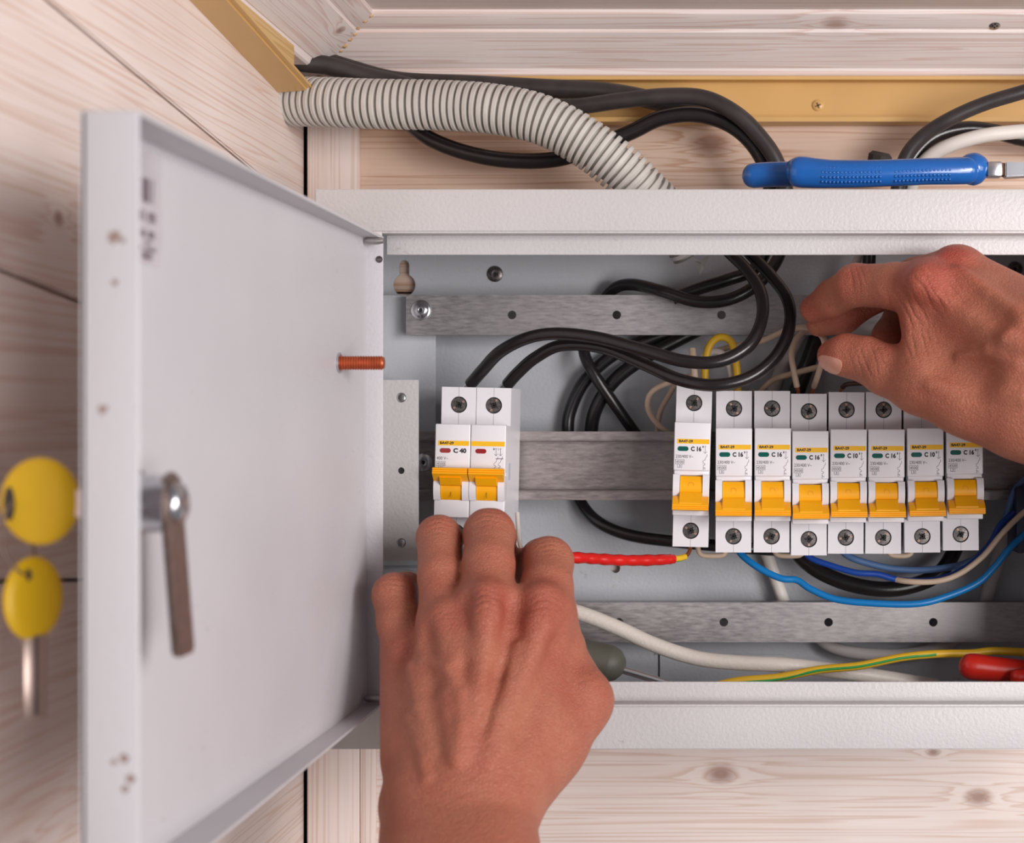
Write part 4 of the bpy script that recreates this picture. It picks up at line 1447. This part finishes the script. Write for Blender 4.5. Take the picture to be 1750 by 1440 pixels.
box('jaw_gap', ux(1711, 780), ux(1717, 780), 778, 785, vz(300, 780), vz(279, 780), plain('rust', rgb(120, 80, 55), .7), pl, bev=.3)
extrude('jaw_tip', [(ux(1716, 780), vz(278, 780)), (ux(1850, 780), vz(281, 780)), (ux(1850, 780), vz(297, 780)), (ux(1716, 780), vz(304, 780))],
        lambda p, s: M3(p[0], s, p[1]), 776.5, 785, MT['steel'], pl, bev=.6)
tag(lathe('dark_scrap', P(1505, 262, 812), (0.2, -.2, 1), [(5.6, -6), (5.8, -1), (4.2, .6), (0, .2)], MT['plier_dark'], None, 9), 'dark scrap of grommet poking up behind the pliers', 'rag')  # dark bits of black rag behind the pliers

sd = thing('screwdriver', P(1740, 1165, 818), 'red screwdriver handle lying in the bottom of the cabinet', 'screwdriver')
hose('handle', [(1638, 1139, 812), (1645, 1139, 812), (1665, 1139, 812), (1700, 1143, 812), (1760, 1148, 812), (1830, 1152, 812)], [6.0, 6.2, 6.4, 6.0, 5.6, 6.0], MT['red_handle'], sd, 20)
hose('collar', [(1726, 1158, 802), (1740, 1157, 802), (1780, 1157, 802), (1830, 1157, 802)], [4, 4, 4.2, 4.2], MT['red_handle'], sd, 18)
g2 = thing('screwdriver', P(1030, 1165, 826), 'grey green rubber screwdriver lying behind the lower hand', 'screwdriver')
hose('handle', [(930, 1112, 822), (960, 1118, 822), (1000, 1126, 822), (1040, 1134, 822), (1058, 1140, 822), (1068, 1144, 822)], [8.5, 9, 9.3, 9.2, 8.6, 7.2], MT['green_handle'], g2, 20)
hose('shaft', [(1060, 1143, 822), (1120, 1161, 822), (1180, 1180, 822)], [1.9, 1.9, 1.9], MT['steel'], g2, 14)

# ------------------------------------------------------------------ hands, grown as one smooth skin surface each
def V3(u, v, Y):
    return np.array([(u - PX) * Y / F, Y, -(v - PY) * Y / F], dtype=np.float32)      # millimetres


def smin(a, b, k):
    h = np.clip(0.5 + 0.5 * (b - a) / k, 0, 1)
    return b * (1 - h) + a * h - k * h * (1 - h)


class Field:
    def __init__(self, lo, hi, step):
        self.lo = np.array(lo, np.float32)
        self.step = step
        n = np.ceil((np.array(hi) - self.lo) / step).astype(int) + 1
        ax = [self.lo[i] + step * np.arange(n[i], dtype=np.float32) for i in range(3)]
        self.X, self.Y, self.Z = np.meshgrid(*ax, indexing='ij')

    def cone(self, a, b, r1, r2, flat=None, fs=1.0):
        a = np.asarray(a, np.float32); b = np.asarray(b, np.float32)
        ba = b - a
        L = max(float(ba @ ba), 1e-6)
        px, py, pz = self.X - a[0], self.Y - a[1], self.Z - a[2]
        t = np.clip((px * ba[0] + py * ba[1] + pz * ba[2]) / L, 0, 1)
        px = px - t * ba[0]; py = py - t * ba[1]; pz = pz - t * ba[2]
        if flat is not None:
            f = np.asarray(flat, np.float32); f = f / np.linalg.norm(f)
            q = (px * f[0] + py * f[1] + pz * f[2]) * (1 / fs - 1)
            px = px + q * f[0]; py = py + q * f[1]; pz = pz + q * f[2]
        return np.sqrt(px * px + py * py + pz * pz) - (r1 + (r2 - r1) * t)

    def chain(self, pts, k=3.0):
        """pts = (u, v, Y, radius mm)"""
        d = None
        for p, q in zip(pts, pts[1:]):
            c = self.cone(V3(*p[:3]), V3(*q[:3]), p[3], q[3])
            d = c if d is None else smin(d, c, k)
        return d


def skin_y(fl, D, u, v):
    """depth (mm) at which the line of sight through a photo pixel meets the hand"""
    for Y in np.arange(fl.lo[1] + 1, fl.lo[1] + fl.step * (D.shape[1] - 2), .4):
        i, j, k = np.round((V3(u, v, Y) - fl.lo) / fl.step).astype(int)
        if 0 <= i < D.shape[0] and 0 <= k < D.shape[2] and D[i, j, k] < 0:
            return float(Y)
    return None


def ridge(fl, D, pts, r, lift, k):
    """raise a cord (lift > 0) or press a furrow (lift < 0) along pixels on the back of the hand"""
    q = []
    for u, v in pts:
        y = skin_y(fl, D, u, v)
        if y is not None:
            q.append((u, v, y + (r - lift if lift > 0 else -(r + lift)), r))
    if len(q) < 2:
        return D
    c = fl.chain(q, 2)
    return smin(D, c, k) if lift > 0 else -smin(-D, c, k)


def surface_nets(fl, D):
    """iso-surface of D at 0 as a quad mesh (mm)"""
    s = D < 0
    nx, ny, nz = D.shape
    cnt = np.zeros((nx - 1, ny - 1, nz - 1), np.float32)
    acc = [np.zeros_like(cnt) for _ in range(3)]
    sl = {0: slice(0, -1), 1: slice(1, None)}
    for axis in range(3):
        o = [i for i in range(3) if i != axis]
        for i in (0, 1):
            for j in (0, 1):
                ia = [None] * 3; ib = [None] * 3
                ia[axis], ib[axis] = sl[0], sl[1]
                ia[o[0]] = ib[o[0]] = sl[i]
                ia[o[1]] = ib[o[1]] = sl[j]
                a, b = D[tuple(ia)], D[tuple(ib)]
                m = (s[tuple(ia)] != s[tuple(ib)])
                t = np.where(m, a / np.where(m, a - b, 1), 0)
                cnt += m
                acc[axis] += t
                acc[o[0]] += m * i
                acc[o[1]] += m * j
    act = cnt > 0
    idx = -np.ones(cnt.shape, np.int64)
    idx[act] = np.arange(act.sum())
    ii = np.argwhere(act).astype(np.float32)
    v = np.stack([acc[k][act] / cnt[act] for k in range(3)], 1) + ii
    v = v * fl.step + fl.lo
    quads = []
    for axis in range(3):
        o = [(axis + 1) % 3, (axis + 2) % 3]
        ia = [slice(None)] * 3; ib = [slice(None)] * 3
        ia[axis], ib[axis] = slice(0, -1), slice(1, None)
        m = s[tuple(ia)] != s[tuple(ib)]
        inn = s[tuple(ia)]
        e = np.argwhere(m)
        ok = (e[:, o[0]] > 0) & (e[:, o[1]] > 0) & (e[:, o[0]] < D.shape[o[0]] - 1) & (e[:, o[1]] < D.shape[o[1]] - 1)
        e = e[ok]
        inside = inn[tuple(e.T)]
        def at(d0, d1):
            f = e.copy()
            f[:, o[0]] -= d0
            f[:, o[1]] -= d1
            return idx[tuple(f.T)]
        q = np.stack([at(1, 1), at(0, 1), at(0, 0), at(1, 0)], 1)
        q[~inside] = q[~inside][:, ::-1]
        quads.append(q)
    q = np.concatenate(quads)
    return v, q


def relax(v, q, n=2, f=.5):
    for it in range(n):
        acc = np.zeros_like(v); c = np.zeros(len(v))
        for a, b in ((0, 1), (1, 2), (2, 3), (3, 0)):
            np.add.at(acc, q[:, a], v[q[:, b]]); np.add.at(c, q[:, a], 1)
            np.add.at(acc, q[:, b], v[q[:, a]]); np.add.at(c, q[:, b], 1)
        v = v + f * (acc / np.maximum(c, 1)[:, None] - v)
    return v


def hand_mesh(fl, D, parent, label, reds, creases=(), open_end=(2, 0), dirs=((0, -.7, -.7), (0, -.75, -.66))):
    D = D.copy()
    for ax_ in range(3):                       # close the arm where it leaves the volume
        sl_ = [slice(None)] * 3
        for e_ in (0, -1):
            if (ax_, e_) == open_end:
                continue
            sl_[ax_] = e_
            D[tuple(sl_)] = np.maximum(D[tuple(sl_)], .5)
    v, q = surface_nets(fl, D)
    lab = np.arange(len(v))
    e_ = np.concatenate([q[:, [0, 1]], q[:, [1, 2]], q[:, [2, 3]], q[:, [3, 0]]])
    while True:
        m_ = np.minimum(lab[e_[:, 0]], lab[e_[:, 1]])
        new = lab.copy()
        np.minimum.at(new, e_[:, 0], m_)
        np.minimum.at(new, e_[:, 1], m_)
        new = new[new]
        if (new == lab).all():
            break
        lab = new
    ids, cts = np.unique(lab, return_counts=True)
    keep = lab == ids[cts.argmax()]
    ren = np.cumsum(keep) - 1
    q = ren[q[keep[q[:, 0]]]]
    v = relax(v[keep], q, 2, .5)
    me = bpy.data.meshes.new('hand')
    w_ = v * .001
    w_[:, 2] += EYE
    me.from_pydata(w_.tolist(), [], q.tolist())
    at = me.attributes.new('red', 'FLOAT', 'POINT')
    r = np.zeros(len(v), np.float32)
    for (c, rad, amp) in reds:
        d2 = ((v - c) ** 2).sum(1)
        r += amp * np.exp(-d2 / (rad * rad))
    at.data.foreach_set('value', np.clip(r, -.6, 1.2))
    cr = np.zeros(len(v), np.float32)
    for (c, ax_, rad, amp, wl) in creases:
        d = v - c
        ax_ = np.asarray(ax_, np.float32); ax_ = ax_ / np.linalg.norm(ax_)
        g_ = np.exp(-(d ** 2).sum(1) / (rad * rad))
        side = np.linalg.norm(d - np.outer(d @ ax_, ax_), axis=1)
        ph = (d @ ax_) + .06 * side * np.sin(v[:, 0] * .9) + .5 * np.sin(v[:, 0] * .55 + v[:, 2] * .3)
        w2 = np.sin(2 * np.pi * ph / wl)
        cr += amp * g_ * -np.maximum(w2, 0) ** 2
    ac = me.attributes.new('crease', 'FLOAT', 'POINT')
    ac.data.foreach_set('value', cr)
    bm = bmesh.new()
    bm.from_mesh(me)
    # carry the forearm on from the open end, out of the frame towards the worker
    loop = [e for e in bm.edges if e.is_boundary]
    for st in range(11):
        d_ = Vector(dirs[0]).lerp(Vector(dirs[1]), min(1, st / 5)).normalized() * .015
        ret = bmesh.ops.extrude_edge_only(bm, edges=loop)['geom']
        vs_ = [g for g in ret if isinstance(g, bmesh.types.BMVert)]
        loop = [g for g in ret if isinstance(g, bmesh.types.BMEdge) and g.is_boundary]
        c_ = sum((x.co for x in vs_), Vector()) / len(vs_)
        for x in vs_:
            x.co = c_ + (x.co - c_) * 1.022 + d_
    bmesh.ops.holes_fill(bm, edges=loop)
    bmesh.ops.recalc_face_normals(bm, faces=bm.faces)
    bm.to_mesh(me)
    bm.free()
    o = link('hand', me, MT['skin'], parent, True)
    o['label'] = label
    return o


person = thing('person', P(1000, 1200, 640), 'person working with two bare hands inside the open cabinet', 'person')

# ---- lower hand: back towards the room, fingers curled over the foot of the two-pole breaker
fl = Field((ux(612, 740), 560, vz(1480, 620) - 25), (ux(1075, 690) + 2, 826, vz(855, 800)), 1.0)
W0 = (772, 1560, 620)           # forearm, out of the frame
W1 = (782, 1400, 664)           # wrist
fore = smin(fl.cone(V3(742, 1580, 618), V3(728, 1385, 666), 22, 17), fl.cone(V3(830, 1580, 618), V3(828, 1385, 668), 24, 19), 12)
mc = [((722, 1365, 674), (700, 1120, 716), 14.5, 10.5),
      ((758, 1360, 668), (762, 1068, 705), 16.0, 11.5),
      ((806, 1355, 664), (832, 1040, 700), 17.0, 12.5),
      ((846, 1350, 668), (926, 1048, 706), 17.0, 12.8)]
palm = fore
for a, b, r1, r2 in mc:
    palm = smin(palm, fl.cone(V3(*a), V3(*b), r1, r2), 9)
# fill between the metacarpals and the heel of the hand
palm = smin(palm, fl.cone(V3(800, 1300, 690), V3(820, 1120, 716), 24, 20), 10)
palm = smin(palm, fl.cone(V3(725, 1290, 690), V3(712, 1150, 718), 15, 13), 8)
palm = smin(palm, fl.cone(V3(880, 1300, 692), V3(915, 1130, 716), 19, 15), 9)
# thumb: metacarpal joint makes the bump at the side, the rest is tucked behind
thumb = fl.chain([(858, 1350, 676, 17), (930, 1262, 694, 17.5), (990, 1200, 708, 12.4), (955, 1105, 742, 10), (922, 1020, 768, 9.2), (905, 965, 783, 7.4)], 5)
knob = fl.cone(V3(998, 1192, 704), V3(985, 1215, 702), 10.0, 10.5)
# webbing edge
thumb = smin(thumb, knob, 6)
palm = smin(palm, thumb, 9)
palm = smin(palm, fl.cone(V3(945, 1060, 716), V3(975, 1190, 712), 9.5, 10), 8)
fing = [
    [(700, 1118, 716, 10.4), (684, 1065, 722, 9.6), (674, 1016, 730, 9.2), (694, 1010, 756, 8.2), (716, 1015, 778, 7.4)],
    [(762, 1066, 706, 11.0), (754, 985, 720, 9.6), (750, 918, 738, 9.4), (757, 925, 768, 8.6), (765, 950, 790, 7.6)],
    [(832, 1040, 702, 12.0), (835, 965, 718, 10.8), (836, 912, 736, 10.9), (846, 918, 768, 9.4), (852, 945, 792, 8.2)],
    [(926, 1046, 708, 12.4), (934, 1005, 718, 11.0), (937, 960, 734, 10.7), (925, 955, 764, 9.0), (915, 962, 782, 7.6)],
]
D = palm
parts = [smin(palm, fl.chain(f_, 2.5), 5.5) for f_ in fing]
D = parts[0]
for p_ in parts[1:]:
    D = smin(D, p_, .9)
# knuckles, tendons and veins on the back
for (u, v, Y, r) in ((698, 1112, 707, 5.5), (760, 1062, 698, 6.0), (830, 1034, 692, 7.2), (926, 1040, 698, 7.0)):
    D = smin(D, fl.cone(V3(u - 2, v + 6, Y + 1.6), V3(u + 2, v - 6, Y + 3), r, r), 5)
D0 = D
for pts, r, l_, k_ in (
        ([(795, 1022), (797, 1060), (800, 1110)], 6, -1.5, 6), ([(880, 1035), (878, 1075), (868, 1130)], 6, -1.5, 7), ([(728, 1085), (735, 1120), (745, 1160)], 5, -1.3, 6),
        ([(800, 1130), (790, 1200)], 5, -.5, 5), ([(862, 1150), (845, 1230)], 5, -.45, 6), ([(965, 1110), (930, 1180), (900, 1240)], 7, -1.0, 6),
        ([(832, 1055), (822, 1120), (810, 1190), (796, 1290)], 2.8, 1.0, 6), ([(762, 1090), (768, 1150), (774, 1220), (780, 1290)], 2.6, .8, 6),
        ([(918, 1075), (890, 1150), (862, 1230), (838, 1300)], 2.8, .9, 6), ([(703, 1140), (718, 1210), (738, 1290)], 2.2, .8, 4),
        ([(728, 1128), (765, 1142), (788, 1185), (790, 1240), (782, 1300)], 1.7, .9, 3), ([(700, 1225), (718, 1270), (730, 1330)], 1.6, .8, 3),
        ([(885, 1105), (872, 1165), (855, 1215), (840, 1260)], 1.6, .7, 3), ([(830, 1020), (832, 1040), (830, 1058)], 5, 1.0, 5), ([(926, 1022), (927, 1045), (922, 1062)], 5.4, 1.0, 5),
        ([(760, 1050), (761, 1066)], 4.6, .9, 5)):
    D = ridge(fl, D, pts, r, l_, k_)
reds = [(V3(698, 1110, 705), 9, .35), (V3(760, 1062, 695), 9, .3), (V3(830, 1040, 690), 11, .55), (V3(926, 1050, 695), 13, .6), (V3(985, 1190, 696), 14, .3),
        (V3(674, 985, 730), 9, .25), (V3(750, 890, 738), 9, .2), (V3(836, 885, 736), 9, .2)]
up_ = V3(832, 960, 718) - V3(832, 1040, 702)
cre = [(V3(830, 1030, 688), up_, 7, 1.0, 3.0), (V3(926, 1040, 694), up_, 7, .8, 3.0), (V3(760, 1060, 694), up_, 6, .7, 2.8), (V3(700, 1110, 702), up_, 6, .7, 2.8),
       (V3(836, 885, 728), up_, 7, .4, 3.0), (V3(750, 895, 730), up_, 6, .4, 2.8), (V3(937, 935, 726), up_, 7, .4, 3.0), (V3(674, 1000, 722), up_, 6, .5, 2.8),
       (V3(800, 1335, 650), (0, 0, 1), 18, .22, 4.0)]
hand_mesh(fl, D, person, 'hand seen from the back, fingers curled round the two-pole breaker', reds, cre)

# ---- upper hand: reaching in from the side, index and thumb pinching the beige wire
fl = Field((ux(1352, 800), 600, vz(905, 690)), (ux(1930, 660) + 4, 826, vz(405, 760)), 1.0)
arm = smin(fl.cone(V3(1770, 606, 718), V3(2060, 730, 700), 25, 27), fl.cone(V3(1775, 690, 720), V3(2060, 830, 702), 22, 26), 14)
palm = arm
for a, b, r1, r2 in (((1590, 492, 738), (1770, 590, 718), 12.6, 17.5),       # index metacarpal
                     ((1640, 478, 752), (1790, 570, 726), 13.6, 17.5),       # middle metacarpal
                     ((1672, 500, 772), (1800, 570, 738), 13.0, 15),       # ring metacarpal
                     ((1690, 540, 790), (1800, 600, 748), 11.0, 14),       # little metacarpal
                     ((1622, 560, 742), (1750, 640, 724), 16, 21),       # first web muscle
                     ((1600, 645, 732), (1740, 690, 722), 14.2, 20.5),
                     ((1650, 690, 728), (1780, 725, 720), 12.0, 15.5)):
    palm = smin(palm, fl.cone(V3(*a), V3(*b), r1, r2), 9)
palm = smin(palm, fl.cone(V3(1568, 520, 741), V3(1585, 600, 735), 8.0, 9.5), 7)
thumb = fl.chain([(1660, 680, 726, 14.5), (1572, 655, 738, 12.6), (1515, 632, 747, 10.4), (1480, 614, 753, 9.2), (1446, 607, 758, 8.6), (1424, 608, 762, 7.0)], 4)
palm = smin(palm, thumb, 7)
fing = [
    [(1588, 490, 738, 11.8), (1530, 489, 748, 10.2), (1462, 487, 762, 9.4), (1424, 509, 778, 8.4), (1390, 528, 788, 6.4)],
    [(1636, 468, 752, 12.6), (1570, 478, 772, 10.2), (1490, 500, 786, 9.4), (1440, 540, 790, 8.2), (1400, 553, 796, 6.2)],
    [(1675, 500, 772, 11), (1600, 508, 790, 9.6), (1545, 540, 798, 9.0), (1520, 575, 792, 8.0), (1510, 590, 780, 7.4)],
    [(1695, 545, 790, 10), (1620, 560, 802, 8.6), (1575, 580, 802, 8), (1550, 598, 790, 7.2), (1545, 610, 780, 6.6)],
]
parts = [smin(palm, fl.chain(f_, 2.5), 5.0) for f_ in fing]
D = parts[0]
for p_ in parts[1:]:
    D = smin(D, p_, .8)
for (u, v, Y, r) in ((1588, 482, 727, 6.5), (1630, 452, 742, 7.0), (1668, 470, 762, 6.0)):
    D = smin(D, fl.cone(V3(u - 5, v, Y + 2), V3(u + 8, v + 4, Y + 1), r, r), 6)
for pts, r, l_, k_ in (
        ([(1605, 500), (1660, 535), (1720, 575), (1770, 605)], 2.8, 1.3, 4), ([(1640, 465), (1690, 505), (1750, 548)], 2.6, 1.1, 4), ([(1595, 655), (1660, 662), (1750, 678)], 2.8, .9, 4),
        ([(1612, 470), (1640, 500), (1690, 540)], 6, -.7, 7), ([(1570, 560), (1610, 600), (1660, 640)], 9, -1.1, 8), ([(1640, 610), (1690, 600), (1740, 620)], 1.7, .8, 3),
        ([(1575, 482), (1592, 488)], 5.5, .7, 6)):
    D = ridge(fl, D, pts, r, l_, k_)
reds = [(V3(1590, 478, 727), 14, .7), (V3(1632, 440, 742), 12, .75), (V3(1462, 470, 755), 9, .3), (V3(1395, 530, 782), 10, .5), (V3(1425, 590, 758), 10, .45), (V3(1545, 560, 740), 10, .3),
        (V3(1490, 540, 780), 14, .35)]
cre = [(V3(1540, 530, 735), (1, 0, .5), 9, .9, 3.2), (V3(1590, 500, 725), (1, 0, .6), 12, .7, 3.6), (V3(1462, 470, 750), (1, 0, .2), 7, .6, 2.8), (V3(1490, 620, 743), (1, 0, .3), 8, .8, 3.2),
       (V3(1560, 590, 730), (1, 0, .2), 9, .7, 3.2)]
hand2 = hand_mesh(fl, D, person, 'hand reaching in over the breaker row, thumb and forefinger pinching a beige wire', reds, cre, (0, -1), ((1, -.12, -.42), (.74, -.58, -.40)))

# thumb nail: a thin plate laid over the skin of the thumb tip
from mathutils.bvhtree import BVHTree
off = person.location
bv = BVHTree.FromPolygons([v_.co + off for v_ in hand2.data.vertices], [tuple(p.vertices) for p in hand2.data.polygons])
rd_ = Vector((.06, .97, .16)).normalized()
bm = bmesh.new()
grid = []
for i in range(15):
    rowv = []
    for j in range(13):
        a_, b_ = -1 + 2 * i / 14, -1 + 2 * j / 12
        k_ = (abs(a_) ** 3.2 + abs(b_) ** 3.2) ** (1 / 3.2)
        m_ = max(abs(a_), abs(b_)) / k_ if k_ > 0 else 1
        a_, b_ = a_ * m_, b_ * m_
        p = P(1417.5 + 20 * a_ - 2.5 * b_, 619.5 + 15.5 * b_ + 3 * a_, 762)
        h = bv.ray_cast(p - rd_ * .06, rd_, .08)
        rowv.append(bm.verts.new(h[0] - rd_ * .00045 + h[1] * .0002) if h[0] is not None and (h[0] - p).length < .02 else None)
    grid.append(rowv)
for i in range(14):
    for j in range(12):
        q_ = (grid[i][j], grid[i][j + 1], grid[i + 1][j + 1], grid[i + 1][j])
        if all(q_):
            bm.faces.new(q_)
bmesh.ops.delete(bm, geom=[v_ for v_ in bm.verts if not v_.link_faces], context='VERTS')
bmesh.ops.solidify(bm, geom=bm.faces[:], thickness=.0006)
nl = finish('thumb_nail', bm, MT['nail'], hand2, True, 50)
nl['label'] = 'short pale thumbnail'
